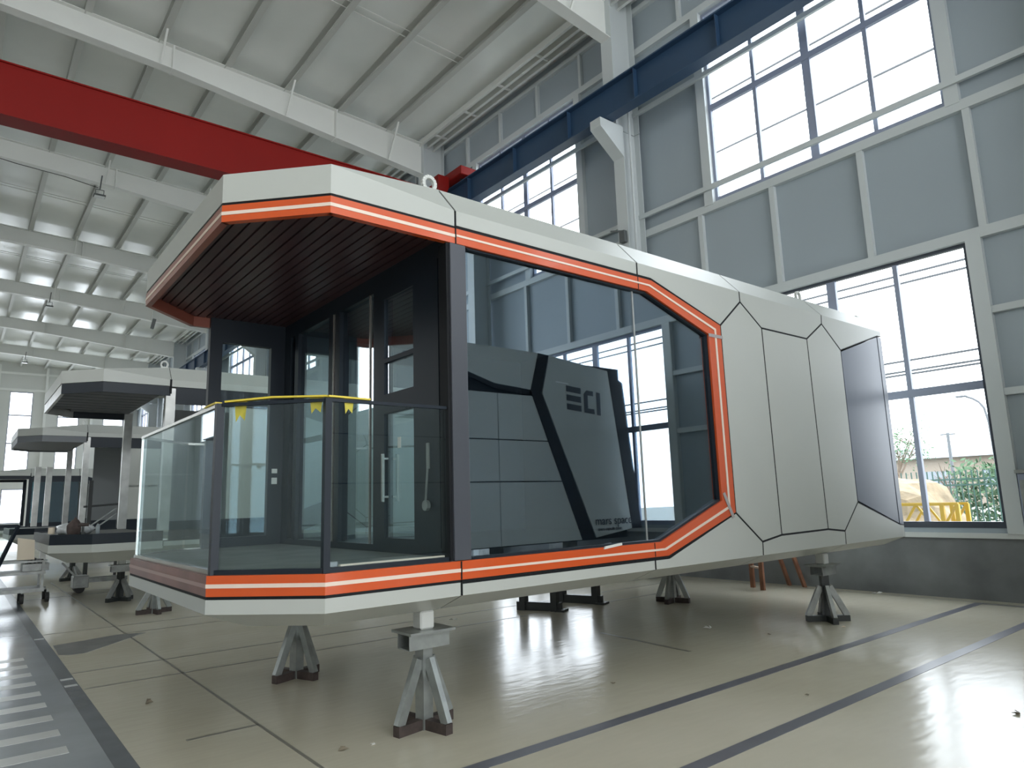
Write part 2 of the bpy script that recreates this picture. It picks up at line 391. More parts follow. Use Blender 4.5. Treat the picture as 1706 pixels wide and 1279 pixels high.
for x in (10.62, 10.86, 11.1): zsec(MB(), x, zroof(x)-.10, Y0, Y1, .24, .07).build('eave_strut', 'white_steel', ceiling)
tie = boxmesh('eave_tie', (.55, .05, .05), 'white_steel')
for k in range(50): inst('eave_tie', tie, (10.86, Y0+.8+1.6*k, 12.80), ceiling)
for c in COLS[1:-1]:
    for sgn, xa, xb in ((1, -1.0, 10.62), (-1, XL+.7, -1.0)):
        if sgn < 0 and c < 1: continue
        n = 8; pts_t = []; pts_b = []
        for i in range(n+1):
            x = xa+(xb-xa)*i/n; dist = abs(x+1)/11.6
            top = zroof(x)-.285; dep = .62+.42*max(0, (dist-.35)/.65)
            pts_t.append((x, top)); pts_b.append((x, top-dep))
        m1 = MB()
        for pts, hw, t in ((pts_t, .13, .02), (pts_b, .14, .022)):
            for i in range(n): 
                a, b2 = pts[i], pts[i+1]; k = len(m1.V)
                for (x, z) in (a, b2): m1.V += [(x, c-hw, z), (x, c+hw, z), (x, c+hw, z+t), (x, c-hw, z+t)]
                m1.F += [tuple(q+k for q in f) for f in ((0, 1, 5, 4), (1, 2, 6, 5), (2, 3, 7, 6), (3, 0, 4, 7), (0, 3, 2, 1), (4, 5, 6, 7))]
        k = len(m1.V); poly = pts_b+pts_t[::-1]; nn = len(poly)
        m1.V += [(x, c-.012, z) for x, z in poly]+[(x, c+.012, z) for x, z in poly]
        for i in range(n):
            a, b2, cc, d = i, i+1, nn-2-i, nn-1-i
            m1.F += [(k+a, k+b2, k+cc, k+d), (k+nn+a, k+nn+d, k+nn+cc, k+nn+b2)]
        raf = m1.build('rafter', 'white_steel', ceiling)
        if sgn > 0:
            for xsp in (3.95, 8.0):
                i = min(range(n+1), key=lambda q: abs(pts_t[q][0]-xsp)); x, zt = pts_t[i]; zb = pts_b[i][1]
                box('splice_plate', (x-.02, c-.16, zb-.02), (x+.02, c+.16, zt), 'white_steel', raf)
            if c < 45:
                for x in PX:
                    if -1 < x < 9.6 and int(round((9.42-x)/1.585)) % 2 == 0:
                        dist = abs(x+1)/11.6; top = zroof(x)-.285; zb = top-(.62+.42*max(0, (dist-.35)/.65))
                        for s in (-1, 1): MB().bar((x, c+s*.75, zroof(x)-.2), (x, c+s*.12, zb+.03), .045).build('flange_brace', 'white_steel', raf)
# sag rods between purlins
rod = MB().bar((0, 0, 0), (1.585, 0, -.071), .018).V; rodF = BF
rod_me = mesh_of('sag_rod', rod, rodF, 'white_steel')
for c in COLS[1:7]:
    for k in range(7):
        for dy in (-.06, .06): inst('sag_rod', rod_me, (PX[k+1], c+4+dy*2, zroof(PX[k+1])-.12), ceiling)

# ---- daylight portals in the openings (guide the sky light only)
def portal(loc, rot, sx, sy):
    l = bpy.data.lights.new('daylight_portal', 'AREA'); l.shape = 'RECTANGLE'; l.size = sx; l.size_y = sy; l.cycles.is_portal = True
    o = bpy.data.objects.new('daylight_portal', l); COL.objects.link(o); o.location = loc; o.rotation_euler = rot
for a, b2 in YB:
    for z0, z1 in ROWS:
        portal((XW+.3, (a+b2)/2, (z0+z1)/2), (0, math.pi/2, 0), 4.2, 4.2)
        if z0 > 5 and (a, b2) in YB[::3]: portal((XL-.3, (a+b2)/2, (z0+z1)/2), (0, -math.pi/2, 0), 4.2, 4.2)
for a, b2 in ((-5.0, 2.6), (3.2, 10.8)):
    portal(((a+b2)/2, Y0-.3, 3.0), (math.pi/2, 0, 0), b2-a, 6.0); portal(((a+b2)/2, Y0-.3, 9.5), (math.pi/2, 0, 0), b2-a, 5.0)
for a, b2 in XE: portal(((a+b2)/2, Y1+.3, 8), (-math.pi/2, 0, 0), b2-a, 6.3)

# ------------------------------------------------------------------ crane
t = thing('runway_beam', 'dark blue steel crane runway beam along the window wall', 'beam', (10.39, 25.4, 9.68))
m1 = MB(); m1.box((10.25, Y0+.1, 9.68), (10.53, Y1-.1, 9.71)).box((10.25, Y0+.1, 10.39), (10.53, Y1-.1, 10.42)).box((10.38, Y0+.1, 9.71), (10.40, Y1-.1, 10.39))
m1.build('girder', 'crane_blue', t)
stif = boxmesh('stiffener', (.11, .016, .68), 'crane_blue')
for k in range(40):
    inst('stiffener', stif, (10.32, Y0+1+2*k, 10.05), t)
box('crane_rail', (10.36, Y0+.1, 10.42), (10.42, Y1-.1, 10.50), 'galv_dull', t)
t = thing('bridge_crane', 'red overhead travelling crane bridge girder spanning the hall', 'crane', (0, 15.25, 9.0))
m1 = MB().box((XL+1, 15.04, 9.06), (9.75, 15.44, 10.05)); m1.build('girder', 'crane_red', t)
box('bottom_flange', (XL+1, 15.00, 9.0), (9.75, 15.48, 9.06), 'crane_red', t)
prism_y('girder_end', [(9.75, 9.5), (10.1, 10.3), (10.1, 10.62), (9.75, 10.62)], 15.06, 15.42, 'crane_red', t)
box('top_flange', (XL+1, 15.0, 10.05), (9.75, 15.48, 10.08), 'crane_red', t)
box('end_carriage', (10.12, 14.5, 10.52), (10.66, 16.3, 10.78), 'crane_red', t, .02)
for y in (14.8, 16.0): MB().cyl((10.30, y, 10.602), (10.48, y, 10.602), .1, 12).build('wheel', 'black_steel', t)
for n_, (x, y, z, lab) in enumerate(((2.9, 25.2, 12.05, 'square floodlight hanging from the rafter behind the red girder'), (2.9, 41.2, 12.15, 'floodlight hanging deep in the hall under a middle rafter'), (2.9, 57.2, 12.05, 'tiny floodlight hanging far away before the end wall'))):
    t = thing('floodlight', lab, 'lamp', (x, y, z-.1), 'hanging floodlights')
    box('housing', (x-.17, y-.13, z-.06), (x+.17, y+.13, z), 'lamp_body', t, .01); box('lens', (x-.15, y-.11, z-.075), (x+.15, y+.11, z-.06), 'lamp_lens', t)
    MB().bar((x-.12, y, z), (x-.12, y, z+.18), .02).bar((x+.12, y, z), (x+.12, y, z+.18), .02).bar((x-.13, y, z+.19), (x+.13, y, z+.19), .02).build('bracket', 'lamp_body', t)
    MB().bar((x, y, z+.2), (x+.05, y+.1, z+.75), .03).build('hanger', 'lamp_body', t)
    if n_ == 0:
        V = []; pts = [Vector((x-.05, y, z+.25)), Vector((x-1.0, y, z+.38)), Vector((x-2.3, y, z+.45)), Vector((x-4.5, y, z+.7))]
        m1 = MB()
        for a, b2 in zip(pts, pts[1:]): m1.bar(a, b2, .018)
        m1.build('cable', 'rubber', t)
    if n_ == 0: pass

# ------------------------------------------------------------------ capsule cabins
# plan of the nose (main cabin): near seam, near corner, front edge, far front edge, far corner, far seam
def nose_path(x0, y0, W, sx=2.87): return [(sx, y0), (x0+.55, y0), (x0, y0+.58), (x0, y0+W-.58), (x0+.55, y0+W), (sx, y0+W)]
def band(parent, name, path, z0, z1, mt, th=.02, slope=None, segs=None, gap=.006, stripe=None):
    """panels along the path between two heights; slope=(inset,height) folds the panel up or down"""
    objs = []
    for i in range(len(path)-1):
        if segs is not None and i not in segs: continue
        p0, p1 = path[i], path[i+1]; mtl = mt[i] if isinstance(mt, (list, tuple)) else mt
        V = [(p1[0], p1[1], z0), (p0[0], p0[1], z0), (p0[0], p0[1], z1), (p1[0], p1[1], z1)]; F = [(0, 1, 2, 3)]
        if slope:
            ins, z2 = slope; q = offset_open(path, ins); V += [(q[i][0], q[i][1], z2), (q[i+1][0], q[i+1][1], z2)]
            F += [(3, 2, 4, 5)] if z2 > z1 else [(4, 1, 0, 5)]
        o = mk(name, V, F, mtl, parent, solid=th); objs.append(o)
        if stripe:
            zc = (z0+z1)/2; s = offset_open(path, -.004); a, b2 = s[i], s[i+1]
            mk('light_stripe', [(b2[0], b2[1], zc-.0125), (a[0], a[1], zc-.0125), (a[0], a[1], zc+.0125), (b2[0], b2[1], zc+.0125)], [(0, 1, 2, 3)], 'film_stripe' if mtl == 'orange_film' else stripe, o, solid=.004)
    return objs
def nose_fascia(root, P, z0, zt, zf, zs, ins=.24, mt='white_panel'):
    """z0 bottom, zt top at the nose, zf fold and zs roof edge at the first seam"""
    sx = P[0][0]; ya, yb = P[0][1], P[5][1]
    T = [(sx, ya+ins, zs)]+[(x, y, zt) for x, y in P[1:5]]+[(sx, yb-ins, zs)]
    mk('fascia_panel', [(*P[1], z0), (*P[0], z0), (*P[0], zf), (*P[1], zt), T[0]], [(0, 1, 2, 3), (3, 2, 4)], mt, root, solid=.02)
    for i in (1, 2, 3):
        mk('fascia_panel', [(*P[i+1], z0), (*P[i], z0), (*P[i], zt), (*P[i+1], zt)], [(0, 1, 2, 3)], mt, root, solid=.02)
    mk('fascia_panel', [(*P[5], z0), (*P[4], z0), (*P[4], zt), (*P[5], zf), T[5]], [(0, 1, 2, 3), (2, 4, 3)], mt, root, solid=.02)
    mk('nose_roof', T, [(0, 5, 1), (1, 5, 4), (1, 4, 2), (2, 4, 3)], mt, root, recalc=True)
# near-side panels in (x, z), counter-clockwise seen from the front; flags: t = folds over the roof edge, b = folds under
def side_defs(wide=0):
    return [
        ('t', [(2.87, 3.72), (5.0, 3.72), (5.0, 3.85), (2.87, 3.85)]),
        ('t', [(5.0, 3.72), (5.2, 3.72), (6.32, 3.40), (6.74, 3.73), (6.74, 3.85), (5.0, 3.85)]),
        ('', [(6.32, 3.40), (6.32, 1.40), (6.77, 1.08), (7.16, 1.13), (7.14, 3.48), (6.74, 3.73)]),
        ('t', [(6.74, 3.73), (7.14, 3.48), (8.16, 3.48), (8.58, 3.73), (8.60, 3.85), (6.74, 3.85)]),
        ('', [(7.16, 1.13), (8.20, 1.14), (8.16, 3.48), (7.14, 3.48)]),
        ('', [(8.20, 1.14), (8.61, 1.10), (9.03, 1.44), (9.03, 3.43), (8.58, 3.73), (8.16, 3.48)]),
        ('t', [(8.58, 3.73), (9.03, 3.43), (10.19, 3.77), (10.32, 3.77), (10.32, 3.85), (8.60, 3.85)]),
        ('b', [(8.60, .94), (10.32, .94), (10.32, 1.10), (10.19, 1.11), (9.03, 1.44), (8.61, 1.10)]),
        ('b', [(6.76, .94), (8.60, .94), (8.61, 1.10), (8.20, 1.14), (7.16, 1.13), (6.77, 1.08)]),
        ('b', [(5.0, .94), (6.76, .94), (6.77, 1.08), (6.32, 1.40), (5.2, 1.03), (5.0, 1.03)]),
        ('b', [(2.87, .94), (5.0, .94), (5.0, 1.03), (2.87, 1.03)]),
    ]
def side_panels(root, y, dzt, dzb, mtp='white_panel', gasket=True):
    """dzt/dzb: shift of the upper and lower halves"""
    sh = lambda z: z+(dzt if z > 2.4 else dzb)
    for fl, P in side_defs():
        Pi = inset(P, .011); z_hi = max(z for x, z in P); z_lo = min(z for x, z in P)
        if fl == 't': Pi = [(q[0], z_hi) if p[1] > z_hi-.002 else q for p, q in zip(P, Pi)]
        if fl == 'b': Pi = [(q[0], z_lo) if p[1] < z_lo+.002 else q for p, q in zip(P, Pi)]
        V = [(x, y, sh(z)) for x, z in Pi]; F = [tuple(range(len(V)))]
        zt = max(z for x, z in Pi); zb = min(z for x, z in Pi)
        if fl == 't':
            ids = [i for i, (x, z) in enumerate(Pi) if z > zt-.002]; ids.sort(key=lambda i: -Pi[i][0])
            a, b2 = ids[0], ids[-1]; k = len(V)
            V += [(Pi[a][0], y+.24, sh(zt)+.27), (Pi[b2][0], y+.24, sh(zt)+.27)]; F.append((b2, a, k, k+1))
        if fl == 'b':
            ids = [i for i, (x, z) in enumerate(Pi) if z < zb+.002]; ids.sort(key=lambda i: Pi[i][0])
            a, b2 = ids[0], ids[-1]; k = len(V)
            V += [(Pi[a][0], y+.30, sh(zb)-.12), (Pi[b2][0], y+.30, sh(zb)-.12)]; F.append((b2, a, k, k+1))
        mk('cladding_panel', V, F, mtp, root, solid=.018)
    if gasket:
        V = []; F = []
        for fl, P in side_defs():
            k = len(V); V += [(x, y+.003, sh(z)) for x, z in P]; F.append(tuple(range(k, k+len(P))))
        for z0, y1, z1 in ((3.85+dzt, y+.24, 4.12+dzt), (.94+dzb, y+.30, .82+dzb)):
            k = len(V); e_ = -.008 if z1 > z0 else .010; V += [(2.85, y+.003, z0+e_), (10.3, y+.003, z0+e_), (10.3, y1+.003, z1+e_), (2.85, y1+.003, z1+e_)]; F.append((k, k+1, k+2, k+3) if z1 > z0 else (k+3, k+2, k+1, k))
        tag(mk('joint_backing', V, F, 'gasket', root, solid=.004), None)

def eye_bolt(root, x, y, z, mt='steel_white'):
    m1 = MB(); k = 12
    for i in range(k):
        a0 = math.pi*(-.25+1.5*i/k); a1 = math.pi*(-.25+1.5*(i+1)/k)
        m1.bar((x+.055*math.cos(a0), y, z+.08+.06*math.sin(a0)), (x+.055*math.cos(a1), y, z+.08+.06*math.sin(a1)), .03)
    m1.box((x-.06, y-.03, z), (x+.06, y+.03, z+.035)); return m1.build('lifting_eye', mt, root)

# ======================= main cabin =======================
YN, YF, XF, XR = 4.2, 7.85, 1.29, 10.32
pod = thing('capsule_cabin', 'large white capsule cabin with orange trim and glazed porch on jack stands', 'cabin', (5.8, 6.0, .82))
path = nose_path(XF, YN, YF-YN)
pathg = [(2.861, path[0][1])]+path[1:-1]+[(2.861, path[-1][1])]
nose_fascia(pod, pathg, 3.722, 3.935, 3.85, 4.12)
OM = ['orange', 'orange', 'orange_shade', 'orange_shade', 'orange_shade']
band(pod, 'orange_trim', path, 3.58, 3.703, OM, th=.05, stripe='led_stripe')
band(pod, 'black_joint', offset_open(path, .006), 3.703, 3.722, 'gasket', th=.04)
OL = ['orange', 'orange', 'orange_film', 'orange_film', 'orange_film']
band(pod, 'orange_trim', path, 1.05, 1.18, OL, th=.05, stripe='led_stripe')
band(pod, 'black_joint', offset_open(path, .006), 1.03, 1.05, 'gasket', th=.04)
band(pod, 'skirt_panel', pathg, .94, 1.03, 'white_panel', slope=(.30, .82))
side_panels(pod, YN, 0, 0)
# orange surround of the big window: top, upper diagonal, rear, lower diagonal, bottom; each with its stripe
OUT = [(2.875, 3.703), (5.2, 3.703), (6.31, 3.395), (6.31, 1.405), (5.19, 1.05), (2.875, 1.05)]
INN = [(2.875, 3.58), (5.12, 3.58), (6.09, 3.27), (6.09, 1.53), (5.10, 1.18), (2.875, 1.18)]
for i in range(5):
    a, b2, c2, d2 = OUT[i], OUT[i+1], INN[i+1], INN[i]
    o = prism_y('orange_trim', [a, b2, c2, d2], YN-.004, YN+.06, 'orange', pod)
    f = lambda p, q, k: (p[0]+(q[0]-p[0])*k, p[1]+(q[1]-p[1])*k)
    prism_y('light_stripe', [f(a, d2, .40), f(b2, c2, .40), f(c2, b2, .46), f(d2, a, .46)], YN-.009, YN-.003, 'led_stripe', o)
g = .012
OUTG = [(2.875, 3.721), (5.205, 3.721), (6.328, 3.408), (6.328, 1.392), (5.195, 1.032), (2.875, 1.032)]
for i in range(5): prism_y('black_joint', [OUTG[i], OUTG[i+1], OUT[i+1], OUT[i]], YN+.004, YN+.05, 'gasket', pod)
for x in (2.87, 5.0):                                   # trim joints
    for z in (3.64, 1.115): box('trim_joint', (x-.005, YN-.006, z-.062), (x+.005, YN+.02, z+.062), 'gasket', pod)
# big window: dark inner frame, two panes, chrome mullion
FR = [(2.97, 3.58), (5.12, 3.58), (6.09, 3.27), (6.09, 1.53), (5.10, 1.18), (2.97, 1.18)]
FI = [(3.0, 3.565), (5.115, 3.565), (6.07, 3.255), (6.07, 1.545), (5.095, 1.2), (3.0, 1.2)]
for i in range(5): prism_y('window_frame', [FR[i], FR[i+1], FI[i+1], FI[i]], YN+.02, YN+.10, 'dark_frame', pod)
w1 = prism_y('window_pane', [(2.99, 1.2), (4.95, 1.2), (4.95, 3.565), (2.99, 3.565)], YN+.05, YN+.062, 'pod_glass', pod)
w2 = prism_y('window_pane', [(4.97, 1.2), (5.095, 1.2), (6.07, 1.545), (6.07, 3.255), (5.115, 3.565), (4.97, 3.565)], YN+.05, YN+.062, 'pod_glass', pod)
box('window_mullion', (4.95, YN+.045, 1.2), (4.97, YN+.075, 3.565), 'galv_dull', pod)
# rear dark trapezoid panel and corner strip
prism_y('dark_side_panel', [(9.05, 1.46), (10.185, 1.125), (10.185, 3.755), (9.05, 3.415)], YN+.006, YN+.03, 'dark_panel', pod)
prism_y('corner_strip', [(10.195, 1.115), (10.315, 1.10), (10.315, 3.76), (10.195, 3.76)], YN+.001, YN+.03, 'dark_panel', pod)
box('rear_wall', (10.30, YN+.03, .94), (10.33, YF-.02, 3.85), 'white_panel', pod)
# roof deck, far side, underside
pin = offset_open(path, .24)
prism_z('roof_deck', [(10.30, YN+.24), (2.862, YN+.24), (2.862, YF-.24), (10.30, YF-.24)], 4.08, 4.12, 'white_panel', pod)
pun = offset_open(path, .30)
prism_z('underside', [(10.30, YN+.30)]+pun+[(10.30, YF-.30)], .82, .90, 'white_panel', pod)
prism_y('rear_roof_slope', [(10.30, 3.85), (10.32, 3.85), (10.32, 3.86), (10.2, 4.12), (10.1, 4.12)], YN+.22, YF-.22, 'white_panel', pod)
# far side wall with its own window opening
m1 = MB()
m1.box((2.87, YF-.06, .94), (XR-.02, YF, 1.25)).box((2.87, YF-.06, 3.4), (XR-.02, YF, 3.85)).box((5.35, YF-.06, 1.25), (XR-.02, YF, 3.4)).box((2.87, YF-.06, 1.25), (3.05, YF, 3.4))
m1.build('far_wall', 'white_panel', pod)
box('far_window_pane', (3.05, YF-.04, 1.25), (5.35, YF-.03, 3.4), 'rail_glass', pod)
prism_y('far_roof_edge', [(2.87, 3.85), (XR-.02, 3.85), (XR-.02, 3.90), (2.87, 3.90)], YF-.26, YF, 'white_panel', pod)
# room inside
box('room_floor', (2.93, YN+.07, 1.10), (6.6, YF-.07, 1.19), 'deck', pod)
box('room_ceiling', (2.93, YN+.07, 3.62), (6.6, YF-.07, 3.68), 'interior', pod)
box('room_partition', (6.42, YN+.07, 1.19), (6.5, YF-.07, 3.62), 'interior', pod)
box('far_wall_lining', (5.35, YF-.11, 1.19), (6.42, YF-.07, 3.62), 'interior_light', pod)
# near corner post of the facade, facade along y, door, glazed far screen
box('corner_post', (2.81, YN-.012, 1.185), (2.955, YN+.14, 3.575), 'post_grey', pod, .004)
box('post_edge', (2.785, YN+.01, 1.185), (2.81, YN+.12, 3.575), 'gasket', pod)
XFA = 2.86
def fac(name, ya, yb, za, zb, mt, t=.09, x=XFA, parent=pod): return box(name, (x, ya, za), (x+t, yb, zb), mt, parent)
fac('head_frame', YN+.14, 7.77, 3.52, 3.69, 'dark_frame')
fac('sill_frame', YN+.14, 7.77, 1.19, 1.26, 'dark_frame')
for ya, yb in ((5.36, 5.54), (6.26, 6.36), (6.42, 6.52), (7.34, 7.44), (7.56, 7.77)): fac('facade_post', ya, yb, 1.26, 3.52, 'dark_frame', .10)
for y in (6.39, 5.595): fac('chrome_edge', y-.008, y+.008, 1.26, 3.52, 'stainless', .02, XFA-.012)
for ya, yb in ((5.54, 6.26), (6.52, 7.34)): fac('facade_pane', ya, yb, 1.26, 3.52, 'door_glass', .012, XFA+.04)
fac('facade_panel', YN+.14, 4.42, 1.26, 3.52, 'dark_frame')
door = fac('door', 4.42, 4.80, 1.26, 3.52, 'dark_frame', .06, XFA-.02)
for za, zb in ((1.26, 1.32), (2.37, 2.54), (2.82, 2.86), (3.40, 3.52)): fac('door_rail', 4.80, 5.30, za, zb, 'dark_frame', .06, XFA-.02, door)
fac('door_stile', 5.30, 5.36, 1.26, 3.52, 'dark_frame', .06, XFA-.02, door)
for za, zb in ((1.32, 2.37), (2.54, 2.82), (2.86, 3.40)): fac('door_pane', 4.80, 5.30, za, zb, 'door_glass', .012, XFA, door)
MB().bar((XFA-.07, 5.23, 1.62), (XFA-.07, 5.23, 2.02), .022).bar((XFA-.02, 5.23, 1.66), (XFA-.07, 5.23, 1.66), .016).bar((XFA-.02, 5.23, 1.98), (XFA-.07, 5.23, 1.98), .016).build('pull_handle', 'stainless', door)
MB().box((XFA-.03, 4.56, 1.86), (XFA-.02, 4.60, 2.06)).bar((XFA-.05, 4.58, 1.62), (XFA-.03, 4.58, 1.86), .012).cyl((XFA-.06, 4.58, 1.58), (XFA-.03, 4.58, 1.58), .04, 12).build('door_lock', 'galv_dull', door)
YS = 7.75                                                # far screen across the porch
for xa, xb in ((2.03, 2.16), (2.70, 2.86)): box('screen_post', (xa, YS, 1.2), (xb, YS+.08, 3.69), 'dark_frame', pod)
box('screen_head', (2.16, YS, 3.42), (2.70, YS+.08, 3.69), 'dark_frame', pod)
box('screen_sill', (2.16, YS, 1.2), (2.70, YS+.08, 1.30), 'dark_frame', pod)
box('screen_pane', (2.16, YS+.03, 1.30), (2.70, YS+.042, 3.42), 'rail_glass', pod)
# porch deck and slatted soffit
pde = offset_open(path, .03)
prism_z('porch_deck', pde, 1.12, 1.20, 'deck', pod)
prism_z('soffit_backing', offset_open(path, .04), 3.705, 3.72, 'soffit_back', pod)
def yspan(x, ins=.06):
    P = offset_open(path, ins); ax = P[1][0]; bx = P[2][0]
    if x >= ax: return P[1][1], P[4][1]
    k = (x-bx)/(ax-bx); return P[2][1]+(P[1][1]-P[2][1])*k, P[3][1]+(P[4][1]-P[3][1])*k
ns = 17
for i in range(ns):
    xa = 1.36+i*.0895; xb = xa+.074; a0, a1 = yspan(xa); c0, c1 = yspan(xb)
    prism_z('soffit_slat', [(xa, a0), (xb, c0), (xb, c1), (xa, a1)], 3.685, 3.705, 'soffit_slat', pod)
# glass balustrade
gp = offset_open(path, .045)
for i in range(5):
    a, b2 = Vector((*gp[i], 0)), Vector((*gp[i+1], 0))
    if i == 0: a.x = 2.80
    if i == 4: b2 = a+(b2-a)*.18
    d = (b2-a).normalized(); nrm = Vector((d.y, -d.x, 0)); aa, bb = a+d*.02, b2-d*.02
    th = nrm*.012; z0, z1 = 1.2, 2.28
    V = [aa, bb, bb+th, aa+th]; V = [v+Vector((0, 0, z0)) for v in V]+[v+Vector((0, 0, z1)) for v in V]
    mk('rail_pane', V, BF, 'rail_glass', pod, recalc=True)
    ht = .022
    MB().bar(a+Vector((0, 0, 2.29)), b2+Vector((0, 0, 2.29)), .03, ht).build('top_rail', 'dark_frame' if i < 2 else 'stainless', pod)
    MB().bar(a+Vector((0, 0, 1.197)), b2+Vector((0, 0, 1.197)), .04, .03).build('bottom_rail', 'dark_frame' if i < 2 else 'stainless', pod)
for i, wd in ((1, .045), (2, .05)):
    x, y = gp[i]; MB().bar((x, y, 1.18), (x, y, 2.30), wd).build('rail_post', 'dark_frame', pod)
x, y = gp[3]; MB().bar((x, y, 1.18), (x, y, 2.29), .018).build('rail_post', 'stainless', pod)
for x in (2.82, 8.62): eye_bolt(pod, x, YN+.30, 4.10)
MB().bar((1.42, 7.5, 3.52), (1.40, 7.5, 3.42), .03).build('cable_stub', 'lamp_body', pod)
box('trim_tape', (6.08, YN-.012, 3.245), (6.33, YN-.008, 3.28), 'tape_grey', pod)
prism_y('trim_tape', [(6.10, 1.60), (6.14, 1.615), (6.28, 1.36), (6.24, 1.345)], YN-.012, YN-.008, 'tape_grey', pod)

box('threshold_strip', (1.98, YN+.085, 1.2), (2.79, YN+.115, 1.222), 'led_stripe', pod)
for (za, zb) in ((1.86, 1.93), (1.98, 2.03)): box('switch_plate', (2.74, YS-.012, za), (2.80, YS, zb), 'paper_white', pod)
box('door_sticker', (XFA-.006, 5.04, 2.06), (XFA-.001, 5.09, 2.15), 'paper_white', door)
prism_y('paper_tag', [(4.33, 1.165), (4.55, 1.185), (4.55, 1.205), (4.34, 1.187)], YN-.02, YN-.006, 'paper_white', pod)
# yellow masking tape along the rail
def tape(label, segs, flaps):
    t = thing('masking_tape', label, 'tape', tuple(segs[0][0]), 'yellow masking tape on the balustrade')
    for a, b2 in segs: MB().bar(a, b2, .045, .012).build('tape_strip', 'yellow_tape', t)
    for (p, d, wd, h) in flaps:
        p = Vector(p); d = Vector(d).normalized()*wd
        n_ = Vector((d.y, -d.x, 0)).normalized()*-.012
        mk('tape_flap', [p+n_, p+d+n_, p+d*.85+n_-Vector((0, 0, h)), p+d*.45+n_-Vector((0, 0, h*.7)), p+d*.15+n_-Vector((0, 0, h*1.05))], [(0, 4, 3, 2, 1)], 'yellow_tape', t, solid=.002)
A_, B_ = gp[1], gp[2]; zr = 2.31
ch = lambda k, dz=0: (B_[0]+(A_[0]-B_[0])*k, B_[1]+(A_[1]-B_[1])*k, zr+dz)
tape('long yellow tape lying along the chamfer rail with two hanging flaps', [(ch(.06), ch(.5, .015)), (ch(.5, .015), ch(1.0, .004))], [(ch(.13), (A_[0]-B_[0], A_[1]-B_[1], 0), .09, .13), (ch(.83), (A_[0]-B_[0], A_[1]-B_[1], 0), .09, .10)])
tape('short yellow tape lying on the side rail next to the black post', [((A_[0], A_[1], zr+.004), (A_[0]+.30, A_[1], zr))], [((A_[0]+.12, A_[1]-.005, zr), (1, 0, 0), .07, .10)])
C_ = gp[3]
tape('short yellow tape stuck on the front rail beside the black post', [((B_[0], B_[1]+.03, zr), (B_[0], B_[1]+.30, zr))], [])

